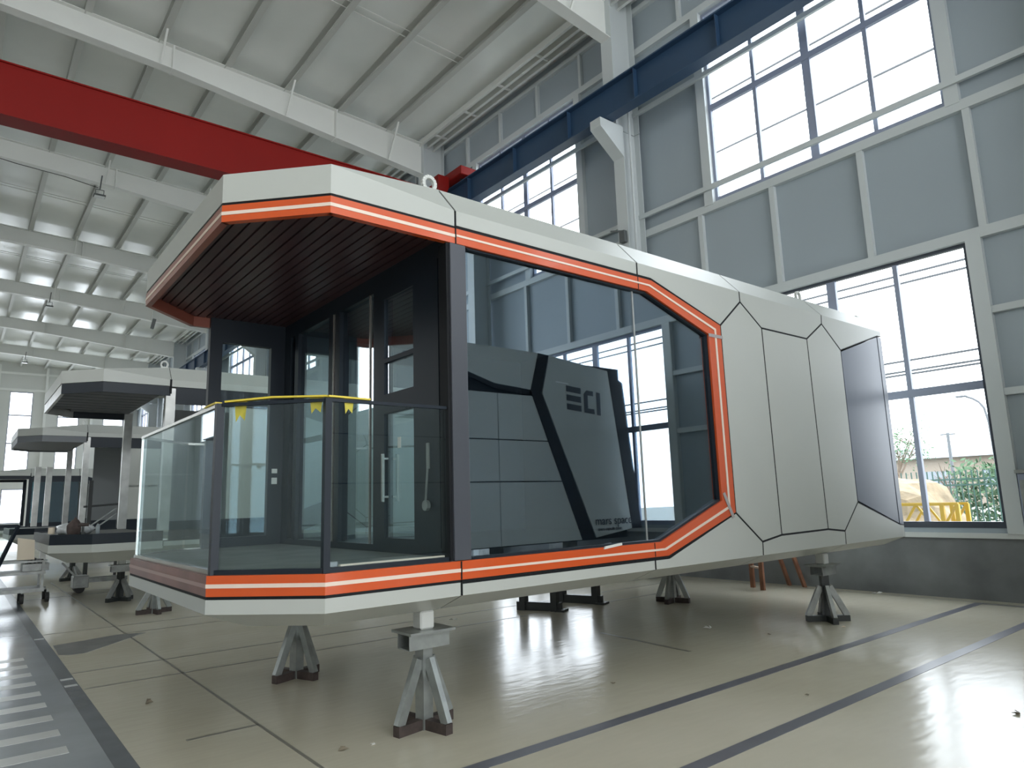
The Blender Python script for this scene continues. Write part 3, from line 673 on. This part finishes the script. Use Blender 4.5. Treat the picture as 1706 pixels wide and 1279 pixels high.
# ======================= cabins behind =======================
def hind_cabin(label, y0, W, x0, dzt, dzb, slats, pane_mt, post_mt, full=True, jig=0):
    root = thing('capsule_cabin', label, 'cabin', (5.8, y0+W/2, .82+dzb), 'unfinished cabins further down the hall')
    P = nose_path(x0, y0, W)
    nose_fascia(root, P, 3.74+dzt, 3.96+dzt, 3.85+dzt, 4.12+dzt)
    band(root, 'dark_trim', offset_open(P, .01), 3.56+dzt, 3.735+dzt, ['dark_frame', 'dark_frame', 'film_steel', 'film_steel', 'dark_frame'] if slats else 'soffit_grey', th=.05)
    band(root, 'dark_trim', offset_open(P, .01), 1.03+dzb, 1.20+dzb, 'dark_frame', th=.05)
    band(root, 'skirt_panel', P, .90+dzb, 1.03+dzb, 'white_panel', slope=(.30, .72+dzb))
    prism_z('porch_deck', offset_open(P, .04), 1.10+dzb, 1.18+dzb, 'deck', root)
    pi_ = offset_open(P, .24); prism_z('roof_deck', [(10.30, y0+.24), (2.87, y0+.24), (2.87, y0+W-.24), (10.30, y0+W-.24)], 4.08+dzt, 4.12+dzt, 'white_panel', root)
    pu_ = offset_open(P, .30); prism_z('underside', [(10.30, y0+.30)]+pu_+[(10.30, y0+W-.30)], .72+dzb, .85+dzb, 'white_panel', root)
    so = offset_open(P, .05)
    if slats:
        prism_z('soffit_backing', so, 3.71+dzt, 3.73+dzt, 'soffit_back', root)
        k = 10
        for i in range(k):
            ya = y0+.1+(W-.2)*i/k; yb = ya+(W-.2)/k*.82
            xa = x0+.08+max(0, .58-(ya-y0), (yb-y0)-(W-.58))
            box('soffit_slat', (xa, ya, 3.68+dzt), (2.86, yb, 3.71+dzt), 'soffit_grey', root)
    else:
        prism_z('soffit_panel', so, 3.60+dzt, 3.63+dzt, 'soffit_grey', root)
    for y in (y0+.02, y0+W-.16): box('porch_post', (2.80, y, 1.18+dzb), (2.96, y+.14, 3.70+dzt), post_mt, root)
    side_panels(root, y0, dzt, dzb)
    O2 = [(2.96, 3.72+dzt), (5.2, 3.72+dzt), (6.32, 3.40+dzt), (6.32, 1.40+dzb), (5.2, 1.03+dzb), (2.96, 1.03+dzb)]
    I2 = [(2.96, 3.42+dzt), (5.0, 3.42+dzt), (5.95, 3.16+dzt), (5.95, 1.68+dzb), (5.0, 1.36+dzb), (2.96, 1.36+dzb)]
    for i in range(5): prism_y('window_surround', [O2[i], O2[i+1], I2[i+1], I2[i]], y0+.005, y0+.06, 'dark_frame', root)
    if pane_mt == 'white_panel':
        for (xa, xb, za, zb) in ((3.915, 4.99, 1.36, 2.3), (3.915, 4.99, 2.315, 3.42)):
            prism_y('infill_panel', [(xa, za+dzb), (xb, za+dzb), (xb, zb+dzt), (xa, zb+dzt)], y0+.03, y0+.05, 'white_panel', root)
        prism_y('infill_panel', [(5.005, 1.36+dzb), (5.94, 1.68+dzb), (5.94, 3.16+dzt), (5.005, 3.42+dzt)], y0+.03, y0+.05, 'white_panel', root)
    else:
        for (xa, xb) in ((2.96, 3.6), (3.62, 4.3), (4.32, 4.99)):
            prism_y('window_pane', [(xa, 1.36+dzb), (xb, 1.36+dzb), (xb, 3.42+dzt), (xa, 3.42+dzt)], y0+.03, y0+.042, pane_mt, root)
    eye_bolt(root, 2.8, y0+.3, 4.10+dzt)
    box('joint_strip', (2.85, y0-.006, 3.60+dzt), (2.885, y0+.01, 3.86+dzt), 'gasket', root)
    box('far_wall', (3.6, y0+W-.05, 1.0+dzb), (10.3, y0+W, 3.85+dzt), 'interior_light', root)
    box('rear_wall', (10.30, y0+.03, .94+dzb), (10.33, y0+W-.02, 3.85+dzt), 'white_panel', root)
    return root
p2 = hind_cabin('second white cabin, dark slatted porch soffit and bare steel posts, behind the orange cabin', 13.4, 4.1, 1.25, .09, .06, True, 'white_panel', 'film_steel')
p3 = hind_cabin('third white cabin with flat grey porch soffit and thin steel posts', 23.6, 4.1, 1.21, .10, .03, False, 'white_panel', 'film_steel')
p4 = hind_cabin('farthest white cabin with teal glass, low at the left edge', 43.0, 4.0, .9, -.15, -.15, True, 'teal_glass', 'dark_frame')
for src, dy, lab in ((p2, 1.0, 'white cabin across the aisle, mirrored in the door glass, nearer one'), (p3, 0.0, 'white cabin across the aisle, mirrored in the door glass, farther one')):
    c = copy_tree(src, Vector((-14.7, dy, 0))); c['label'] = lab; c['group'] = 'cabins across the aisle'
# steel frame posts standing past the third cabin
for x, y, lab in ((2.2, 30.0, 'thin steel upright left of the wrapped pair, past the third cabin'), (2.55, 30.1, 'thin steel upright nearest the third cabin porch post')):
    t = thing('steel_upright', lab, 'post', (x, y, 0), 'bare steel uprights'); box('shaft', (x-.09, y-.06, .02), (x+.09, y+.06, 3.3), 'film_steel', t); box('base_plate', (x-.15, y-.12, 0), (x+.15, y+.12, .02), 'galv_dull', t)

# ======================= cabin facing the main one (behind the camera, mirrored in the glazing) =======================
YO = -1.30
po = thing('capsule_cabin', 'white lettered cabin reflected in the big window of the orange trimmed cabin', 'cabin', (7.8, -3.0, .8))
def fpanel(name, P, mt, d=.02, y=YO): return prism_y(name, P, y-d, y, mt, po)
fpanel('roof_fascia', [(4.2, 3.80), (6.86, 3.90), (7.5, 3.72), (8.36, 3.66), (8.58, 4.40), (4.2, 4.42)], 'white_panel', .05)
fpanel('dark_seam', [(4.2, 3.72), (6.86, 3.82), (7.5, 3.62), (8.30, 3.55), (8.36, 3.66), (7.5, 3.72), (6.86, 3.90), (4.2, 3.80)], 'gasket', .03)
fpanel('dark_seam', [(8.58, 4.40), (8.36, 3.66), (9.56, .80), (9.92, .80), (8.64, 3.62), (8.86, 4.38)], 'gasket', .03)
fpanel('lettered_panel', [(8.88, 4.38), (8.66, 3.62), (9.94, .82), (11.0, .95), (10.5, 4.22)], 'white_panel', .05)
fpanel('dark_edge', [(10.51, 4.22), (11.01, .95), (11.3, .95), (10.95, 4.0)], 'gasket', .05)
for z0, z1 in ((.80, 1.92), (1.94, 2.68), (2.70, 3.54)):
    xr = lambda z: 9.56-(z-.8)*(1.2/2.86)-.015
    fpanel('cladding_panel', [(7.57, z0), (xr(z0), z0), (xr(z1), z1), (7.57, z1)], 'white_panel', .05)
    fpanel('cladding_panel', [(4.2, z0), (7.555, z0), (7.555, z1), (4.2, z1)], 'white_panel', .05)
box('body', (4.2, -4.7, .78), (10.9, YO-.055, 4.30), 'gasket', po)
for k in range(3):   # first letter: three bars
    fpanel('lettering', [(9.29, 3.70-k*.18), (9.69, 3.67-k*.18), (9.69, 3.79-k*.18), (9.29, 3.82-k*.18)], 'lettering', .004, YO+.004)
fpanel('lettering', [(9.77, 3.30), (10.06, 3.28), (10.06, 3.38), (9.88, 3.39), (9.88, 3.66), (10.04, 3.65), (10.04, 3.75), (9.85, 3.76), (9.77, 3.68)], 'lettering', .004, YO+.004)
fpanel('lettering', [(10.13, 3.27), (10.24, 3.26), (10.24, 3.73), (10.13, 3.74)], 'lettering', .004, YO+.004)
fpanel('status_mark', [(9.02, 3.86), (9.36, 3.84), (9.36, 3.865), (9.02, 3.885)], 'paper_white', .004, YO+.004)
def text_mesh(s, size, loc, parent, mt):
    cu = bpy.data.curves.new('lettering', 'FONT'); cu.body = s; cu.size = size; cu.extrude = .002
    o = bpy.data.objects.new('lettering_tmp', cu); COL.objects.link(o); dg = bpy.context.evaluated_depsgraph_get()
    me = bpy.data.meshes.new_from_object(o.evaluated_get(dg)); bpy.data.objects.remove(o)
    V = [(loc[0]+v.co.x, loc[1]+v.co.z, loc[2]+v.co.y) for v in me.vertices]; F = [tuple(p.vertices) for p in me.polygons]
    return mk('lettering', V, F, mt, parent)
text_mesh('mars space', .24, (9.92, YO+.006, 1.06), po, 'lettering')
text_mesh('space capsule cabin', .09, (9.98, YO+.006, .95), po, 'lettering')
for x in (5.0, 9.5):
    for y in (-4.2, -1.8): box('support_block', (x-.2, y-.2, 0), (x+.2, y+.2, .78), 'galv_dull', po)

t = thing('electrical_box', 'grey electrical box on the wall right of the lower window', 'electrical box', (XW-.1, 2.95, 1.1))
box('housing', (XW-.16, 2.82, 1.10), (XW-.002, 3.08, 1.75), 'frame_alu', t, .01); box('door', (XW-.17, 2.84, 1.13), (XW-.16, 3.06, 1.66), 'galv_dull', t)
box('top_cover', (XW-.18, 2.80, 1.75), (XW-.002, 3.10, 1.80), 'galv_dull', t)
# ------------------------------------------------------------------ jack stands
def jack(label, x, y, top, rz=.25, dark=False, head=True, headrz=0.0):
    t = thing('jack_stand', label, 'jack stand', (x, y, 0), 'steel jack stands', rz)
    WL[t] = Vector((0, 0, 0))            # built in local coordinates (the stand is turned)
    tube = 'black_steel' if dark else 'galv'; ft = 'black_steel' if dark else 'rust_dark'
    hz = min(top-.26, .58)
    for k in range(4):
        a = k*math.pi/2; c_, s_ = math.cos(a), math.sin(a)
        MB().bar((c_*.04, s_*.04, .035), (c_*.26, s_*.26, .035), .065, .07).build('foot_arm', ft, t)
        MB().bar((c_*.235, s_*.235, .065), (c_*.055, s_*.055, hz-.08 if not dark else hz-.14), .045, .07).build('brace', 'galv' if not dark else 'galv_dull', t)
    box('post', (-.045, -.045, 0), (.045, .045, hz), tube if not dark else 'black_steel', t)
    hd = MB(); L_ = .17; wd = .085; hh = .055; th = .008; zc = hz+hh
    hd.box((-L_, -wd, zc-hh), (L_, wd, zc-hh+th)).box((-L_, -wd, zc+hh-th), (L_, wd, zc+hh)).box((-L_, -wd, zc-hh+th), (L_, -wd+th, zc+hh-th)).box((-L_, wd-th, zc-hh+th), (L_, wd, zc+hh-th))
    h = hd.build('head_tube', 'galv' if not dark else 'galv_dull', t); h.rotation_euler[2] = -rz
    h = box('top_plate', (-.19, -.14, zc+hh), (.19, .14, zc+hh+.018), 'galv', t); h.rotation_euler[2] = -rz
    h = box('stub_post', (-.06, -.06, zc+hh+.018), (.06, .06, top), 'steel_white', t, .012); h.rotation_euler[2] = -rz
    return t
jack('galvanised jack stand nearest the camera with hollow square head tube', 2.77, 4.56, .82, .18)
jack('galvanised jack stand further back under the porch, head hidden', 2.66, 6.70, .82, .35)
jack('dark jack stand with black post under the rear of the orange cabin', 8.58, 4.52, .82, -.75, True)
jack('squat jack stand behind the underside, left of the brown ladder', 8.62, 6.95, .82, .3)
jack('jack stand below the mauve film corner of the porch', 2.60, 12.5, .74, .1)
jack('heavy jack stand under the second cabin, right of the low machine', 2.48, 14.75, .78, .5, True)
jack('far jack stand half hidden behind the metal trolley', 2.34, 20.25, .72, .3, True)
# ------------------------------------------------------------------ U-shaped steel trestles below the cabin
for (ax, ay, bx, by, lab) in ((6.63, 8.24, 6.94, 7.62, 'dark steel trestle on the floor, left of two below the cabin'), (7.53, 8.37, 7.80, 7.64, 'dark steel trestle on the floor, right of two below the cabin')):
    t = thing('steel_trestle', lab, 'trestle', (ax, ay, 0), 'dark trestles below the cabin')
    a = Vector((ax, ay, 0)); b2 = Vector((bx, by, 0)); d = (b2-a).normalized(); s = Vector((-d.y, d.x, 0))
    MB().bar(a+Vector((0, 0, .06)), b2+Vector((0, 0, .06)), .09, .12).build('base_beam', 'black_steel', t)
    MB().bar(b2-d*.10, b2-d*.10+Vector((0, 0, .6)), .14, .09, upv=d).build('upright', 'black_steel', t)
    MB().bar(a+d*.10, a+d*.10+Vector((0, 0, .6)), .14, .09, upv=d).build('upright', 'black_steel', t)
    MB().bar(a+Vector((0, 0, .63)), b2+Vector((0, 0, .63)), .09, .06).build('top_beam', 'black_steel', t)
    MB().bar(b2+Vector((0, 0, .015))-s*.10, b2+Vector((0, 0, .015))+s*.10, .14, .03).build('foot_plate', 'black_steel', t)
# ------------------------------------------------------------------ wooden step ladder by the wall
t = thing('step_ladder', 'brown wooden step ladder standing at the wall behind the cabin', 'ladder', (10.9, 6.65, 0))
for (xa, ya, xb, yb) in ((10.55, 6.62, 10.72, 6.72), (10.78, 6.95, 10.85, 6.99), (11.30, 6.30, 10.92, 6.55), (11.38, 6.62, 11.0, 6.85)):
    MB().bar((xa, ya, 0), (xb, yb, 1.55), .07, .05).build('leg', 'wood', t)
for z in (.35, .75, 1.15):
    k = z/1.55; p = Vector((10.55+.17*k, 6.62+.1*k, z)); q_ = Vector((10.78+.07*k, 6.95+.04*k, z)); MB().bar(p, q_, .05, .03).build('rung', 'wood_pale', t)
MB().bar((10.78, 6.62, 1.57), (10.95, 6.95, 1.57), .22, .03).build('top_step', 'wood_pale', t)

# ------------------------------------------------------------------ trolley, boards and clutter at the left
t = thing('metal_trolley', 'two tier metal trolley on castors at the left edge', 'trolley', (.95, 16.1, 0))
for z, h in ((.52, .05), (.20, .06)): box('tray', (.45, 15.75, z), (1.40, 16.45, z+h), 'galv_dull', t)
for x in (.48, 1.36):
    for y in (15.78, 16.42): MB().bar((x, y, .2), (x, y, .76), .04).build('leg', 'galv_dull', t)
for y in (15.78, 16.42): MB().bar((.48, y, .75), (1.36, y, .75), .035).build('push_rail', 'galv_dull', t)
for x in (.55, 1.07, 1.46):
    for y in (15.82, 16.36):
        if x == .55 and y > 16: continue
        MB().cyl((x-.03, y, .09), (x+.03, y, .09), .09, 14).build('castor_wheel', 'rubber', t)
        MB().bar((x, y, .09), (x, y, .24), .03).build('castor_fork', 'galv_dull', t)
t = thing('tool_case', 'open dark tool box of metal parts on the trolley', 'tool box', (1.25, 16.1, .57))
box('tray', (1.05, 15.85, .572), (1.46, 16.35, .70), 'galv_dull', t); 
for k in range(5): MB().bar((1.1+.07*k, 15.9+.05*k, .70), (1.16+.05*k, 16.25-.03*k, .74+.02*(k % 3)), .035).build('metal_part', 'black_steel', t)
box('lid', (1.05, 16.33, .70), (1.40, 16.36, .76), 'galv_dull', t)
t = tag(mk('cream_board', [(.95, 15.78, .79), (1.21, 15.70, .79), (1.21, 15.72, .79), (.95, 15.80, .79), (.94, 15.9, 1.19), (1.20, 15.82, 1.14), (1.20, 15.84, 1.14), (.94, 15.92, 1.19)], BF, 'cream_board', recalc=True), 'small cream board leaning upright on the trolley parts', 'board')
t = thing('tape_roll', 'small orange brown roll standing behind the cream board', 'tape roll', (1.42, 15.5, 1.24)); MB().cyl((1.42, 15.5, 1.24), (1.42, 15.5, 1.36), .055, 16).build('roll', 'cream_board', t); MB().cyl((1.42, 15.5, 1.36), (1.42, 15.5, 1.365), .03, 12).build('core', 'wood', t)
t = thing('frame_panel', 'dark framed glass panel leaning at the left picture edge', 'panel', (.75, 15.2, .7))
a = Vector((.55, 15.1, .45)); b2 = Vector((.90, 15.3, 1.42)); ax = Vector((-.55, .25, 0))
MB().bar(a, b2, .05).bar(a+ax, b2+ax, .05).bar(a, a+ax, .05).bar(b2, b2+ax, .05).build('frame', 'dark_frame', t)
mk('pane', [a, b2, b2+ax, a+ax], [(0, 1, 2, 3)], 'rail_glass', t, solid=.006)
for k in range(2): MB().bar(a+ax*(.1+.8*k)+Vector((0, 0, .02)), a+ax*(.1+.8*k)+Vector((0, 0, -.45)), .04).build('stand_leg', 'galv_dull', t)
# wrapped bundle and things lying on the second cabin's porch
def blob(name, loc, sx, sy, sz, mt, label, cat, seed=0):
    bm = bmesh.new(); bmesh.ops.create_icosphere(bm, subdivisions=3, radius=1); rnd = random.Random(seed)
    ph = [rnd.uniform(0, 6) for _ in range(6)]
    for v in bm.verts:
        c = v.co; k = 1+.12*math.sin(5*c.x+ph[0])*math.sin(4*c.y+ph[1])+.07*math.sin(11*c.x+ph[2]+3*c.z)
        v.co = Vector((c.x*sx*k, c.y*sy*k, max(c.z, -.55)*sz*k))
    me = bpy.data.meshes.new(name); bm.to_mesh(me); bm.free(); me.materials.append(MATS[mt])
    for p in me.polygons: p.use_smooth = True
    o = bpy.data.objects.new(name, me); COL.objects.link(o); o.location = loc; tag(o, label, cat); return o
DZ2 = 1.18+.06
blob('plastic_bundle', (1.72, 14.9, DZ2+.07), .30, .5, .13, 'plastic_film', 'crumpled plastic film bundle on the porch of the second cabin', 'plastic film', 3)
blob('canvas_bag', (1.62, 14.15, DZ2+.10), .10, .13, .18, 'brown_canvas', 'dark brown canvas bag on the porch of the second cabin', 'bag', 5)
t = thing('water_bottle', 'small plastic bottle on the deck edge of the second cabin', 'bottle', (1.90, 13.62, DZ2))
MB().cyl((1.90, 13.62, DZ2), (1.90, 13.62, DZ2+.14), .033, 12).cyl((1.90, 13.62, DZ2+.14), (1.90, 13.62, DZ2+.18), .033, 12, .014).build('body', 'bottle_pet', t, True)
MB().cyl((1.90, 13.62, DZ2+.18), (1.90, 13.62, DZ2+.20), .016, 10).build('cap', 'black_steel', t)
t = thing('hand_drill', 'dark cordless drill standing next to the brown bag', 'drill', (1.72, 13.9, DZ2))
MB().box((1.69, 13.86, DZ2), (1.75, 13.94, DZ2+.05)).bar((1.72, 13.9, DZ2+.05), (1.72, 13.9, DZ2+.14), .035).build('grip', 'black_steel', t); MB().cyl((1.64, 13.9, DZ2+.17), (1.80, 13.9, DZ2+.17), .03, 10).build('motor', 'rust_dark', t)
t = thing('stair_rail', 'dark metal stair handrail before the third cabin', 'handrail', (2.9, 20.0, 0))
for x in (2.58, 3.22): MB().bar((x, 20, 0), (x, 20, 1.8 if x > 3 else 2.4), .06 if x > 3 else .09).build('post', 'black_steel', t)
MB().bar((2.45, 20, 1.76), (3.25, 20, 1.81), .05).build('top_rail', 'black_steel', t)
for dz in (0, .14): MB().bar((2.62, 20, 1.15+dz), (3.2, 20, 1.58+dz), .03).build('brace', 'galv', t)
for z in (.4, .75, 1.1): MB().bar((2.58, 20, z), (3.22, 20, z), .05, .03).build('tread', 'galv_dull', t)
t = thing('pallet_machine', 'low grey pallet truck parked under the second cabin', 'pallet truck', (2.4, 17.0, 0))
box('body', (1.98, 16.8, .10), (2.25, 17.2, .34), 'galv_dull', t, .01)
for y in (16.85, 17.15): box('fork', (2.25, y-.06, .20), (2.95, y+.06, .28), 'galv_dull', t)
for x in (2.1, 2.85): MB().cyl((x, 16.82, .09), (x, 17.18, .09), .09, 14).build('wheel', 'rubber', t)
MB().bar((2.02, 17.0, .34), (1.78, 17.0, .62), .035).build('tow_handle', 'galv_dull', t)

# ------------------------------------------------------------------ small litter on the floor
def leaf(label, x, y, s, mt, seed):
    rnd = random.Random(seed); V = []; F = []
    for k in range(3):
        a = rnd.uniform(0, 6.28); d = Vector((math.cos(a), math.sin(a), 0)); n_ = Vector((-d.y, d.x, 0)); i = len(V); z = .003
        V += [Vector((x, y, z)), Vector((x, y, z))+d*s*.5+n_*s*.18+Vector((0, 0, s*.25)), Vector((x, y, z))+d*s+Vector((0, 0, s*.12)), Vector((x, y, z))+d*s*.5-n_*s*.18+Vector((0, 0, s*.05))]
        F.append((i, i+1, i+2, i+3))
    tag(mk('dry_leaf' if mt == 'debris' else 'paper_scrap', V, F, mt, solid=.002), label, 'litter', 'litter on the floor')
leaf('dry leaf on the floor left of the dark floor joint', 1.39, 6.8, .08, 'debris', 1)
leaf('dry leaf at the bottom picture edge beside the nearest jack stand', 2.10, 4.55, .07, 'debris', 2)
leaf('white crumb on the floor left of the nearest jack stand', 2.34, 4.49, .035, 'paper_white', 3)
leaf('clear plastic scrap on the floor under the rear of the cabin', 7.23, 5.29, .09, 'paper_white', 4)
leaf('pale wood chip at the foot of the dark jack stand', 8.30, 4.22, .05, 'cream_board', 5)
leaf('paper scrap between the thin floor lines', 5.48, 8.24, .07, 'paper_white', 6)
leaf('dark chip on the glossy floor right of the plastic scrap', 7.36, 4.58, .03, 'debris', 7)
leaf('dark crumb in the middle of the near floor', 4.58, 4.41, .03, 'debris', 8)
leaf('grey twig scrap at the right picture edge', 5.99, 1.82, .06, 'debris', 9)
leaf('small chip between the two dark floor stripes', 5.42, 3.08, .035, 'debris', 10)
leaf('white bit by the foot of the dark wall', 11.25, 5.1, .10, 'paper_white', 11)

# ------------------------------------------------------------------ outdoors, seen through the windows
g_ = box('ground_outside', (XW+.2, -60, -.5), (140, 120, -.12), 'outdoor_ground'); tag(g_, 'pale yard outside the windows', None, kind='structure')
bm = bmesh.new(); bmesh.ops.create_icosphere(bm, subdivisions=4, radius=1)
for v in bm.verts:
    c = v.co; k = 1+.05*math.sin(7*c.x+2*c.y)+.05*math.sin(9*c.y+1)+.03*math.sin(17*c.z+5*c.x); v.co = Vector((c.x*2.0*k, c.y*2.4*k, max(0, c.z)*2.2*k))
me = bpy.data.meshes.new('straw_mound'); bm.to_mesh(me); bm.free(); me.materials.append(MATS['straw'])
o = bpy.data.objects.new('straw_mound', me); COL.objects.link(o); o.location = (19, 8.6, -.12); tag(o, 'big heap of straw outside the lower window', 'straw heap')
t = thing('lattice_boom', 'yellow lattice boom section lying outside the lower window', 'boom', (15, 6, -.12))
for y in (5.02, 9.0):
    pass
for zc in (1.27, .70):
    for x in (14.75, 15.25): MB().bar((x, 5.0, zc), (x, 9.4, zc), .05).build('chord', 'truss_yellow', t)
k = 0
for i in range(12):
    ya = 5.02+.36*i; za, zb = (1.27, .70) if i % 2 == 0 else (.70, 1.27)
    for x in (14.75, 15.25): MB().bar((x, ya, za), (x, ya+.36, zb), .04).build('lattice', 'truss_yellow', t)
for x in (14.75, 15.25):
    for y in (5.02, 5.28): MB().bar((x, y, .70), (x, y, 1.27), .07).build('end_post', 'truss_yellow', t)
for y in (5.2, 9.2): box('trestle_block', (14.7, y-.1, -.12), (15.3, y+.1, .68), 'bark', t)
t = thing('steel_fence', 'dark green picket fence in the yard', 'fence', (24, 8, -.12))
pk = boxmesh('picket', (.03, .03, 2.2), 'fence_green')
for i in range(40): inst('picket', pk, (24, 5.8+.155*i, .98), t)
for z in (1.81, 1.64, .2): box('rail', (23.97, 5.7, z-.025), (24.03, 12.0, z+.025), 'fence_green', t)
def foliage(n, fn, s, seed):
    rnd = random.Random(seed); V = []; F = []
    for i in range(n):
        p = Vector(fn(rnd)); a = Vector((rnd.uniform(-1, 1), rnd.uniform(-1, 1), rnd.uniform(-1, 1))).normalized(); b2 = a.orthogonal().normalized(); k = len(V); ss = s*rnd.uniform(.6, 1.3)
        V += [p-a*ss, p+b2*ss*.5, p+a*ss, p-b2*ss*.5]; F.append((k, k+1, k+2, k+3))
    return V, F
t = thing('hedge', 'pale green leafy hedge behind the picket fence', 'hedge', (25.5, 7.3, -.12))
V, F = foliage(2600, lambda r: (25.5+r.uniform(-.5, .5), 5.5+r.uniform(0, 3.2), -.1+(2.35+.25*math.sin(r.random()*20))*r.random()), .10, 1); tag(mk('leaves', V, F, 'leaf', t), kind='stuff')
for y in (5.9, 7.0, 8.1): MB().cyl((25.5, y, -.12), (25.5, y+.05, 1.6), .04, 6).build('stem', 'bark', t)
def tree(label, x, y, h, leaves, seed, cat='tree', name='yard_tree', cr=1.3):
    t = thing(name, label, cat, (x, y, -.12)); rnd = random.Random(seed); tips = []
    MB().cyl((x, y, -.12), (x, y, h*.45), h*.022, 8, h*.014).build('trunk', 'bark', t, True)
    m1 = MB()
    for i in range(9):
        a = rnd.uniform(0, 6.28); z0 = h*rnd.uniform(.35, .47); ln = h*rnd.uniform(.2, .42)
        p = Vector((x, y, z0)); q_ = p+Vector((math.cos(a)*ln*.55, math.sin(a)*ln*.55, ln)); m1.cyl(p, q_, h*.008, 5, h*.003); tips.append(q_)
        for j in range(3):
            b2 = rnd.uniform(0, 6.28); mid = p.lerp(q_, .6); r_ = mid+Vector((math.cos(b2), math.sin(b2), .8))*ln*.35; m1.cyl(mid, r_, h*.004, 4, h*.0015); tips.append(r_)
    tag(m1.build('branches', 'bark', t), kind='stuff')
    if leaves:
        V, F = foliage(leaves, lambda r: tuple(r.choice(tips)+Vector((r.gauss(0, .3), r.gauss(0, .3), r.gauss(0, .3)))*cr), .09, seed); tag(mk('leaves', V, F, 'leaf', t), kind='stuff')
tree('loose leafy tree beyond the yard at the left of the lower window', 40, 16.2, 5.9, 900, 4)
tree('bare branching tree in front of the hedge', 26, 9.0, 2.9, 0, 8, name='bare_tree')
t = thing('long_building', 'long low building with pale wall far outside', 'building', (72, 24, -.12))
box('wall', (70, -10, -.12), (76, 60, 4.2), 'far_wall', t); prism_y('roof', [(69.2, 4.2), (76.8, 4.2), (73, 5.4)], -11, 61, 'far_roof', t)
for k in range(12): box('window', (69.95, -6+5*k, 1.5), (70.05, -3.5+5*k, 3.0), 'far_roof', t)
t = thing('street_lamp', 'curved grey street lamp in the yard', 'street lamp', (35, 10.18, -.12))
m1 = MB(); P = [(10.18, -.12), (10.19, 2.5), (10.24, 4.35), (10.33, 4.96), (10.5, 5.25), (10.70, 5.42), (11.0, 5.58)]
for a, b2 in zip(P, P[1:]): m1.cyl((35, a[0], a[1]), (35, b2[0], b2[1]), .05, 6)
m1.build('pole', 'lamp_post', t); box('lamp_head', (34.9, 10.95, 5.54), (35.1, 11.35, 5.62), 'lamp_post', t)
for i, z in enumerate((6.70, 6.27, 6.14, 9.75, 10.1, 10.6, 19.2, 22.3, 24.5)):
    ws = ['lowest trio, upper', 'lowest trio, middle', 'lowest trio, lower', 'middle trio, lowest', 'middle trio, second', 'middle trio, topmost', 'crossing the upper window low', 'crossing the upper window high', 'highest of all'][i]
    o = MB().bar((30, -40, z+.2), (30, 90, z-.2+.5*(i > 2)), .075).build('overhead_wire', 'wire'); tag(o, 'thin dark overhead wire outside, %s' % ws, 'wire', 'overhead wires')
t = thing('utility_pole', 'distant utility pole with cross arm beyond the yard', 'utility pole', (45, 15.3, -.12))
MB().cyl((45, 15.3, -.12), (45, 15.3, 4.7), .09, 8).build('pole', 'lamp_post', t); MB().bar((45, 14.9, 4.6), (45, 15.7, 4.62), .08).build('cross_arm', 'lamp_post', t)
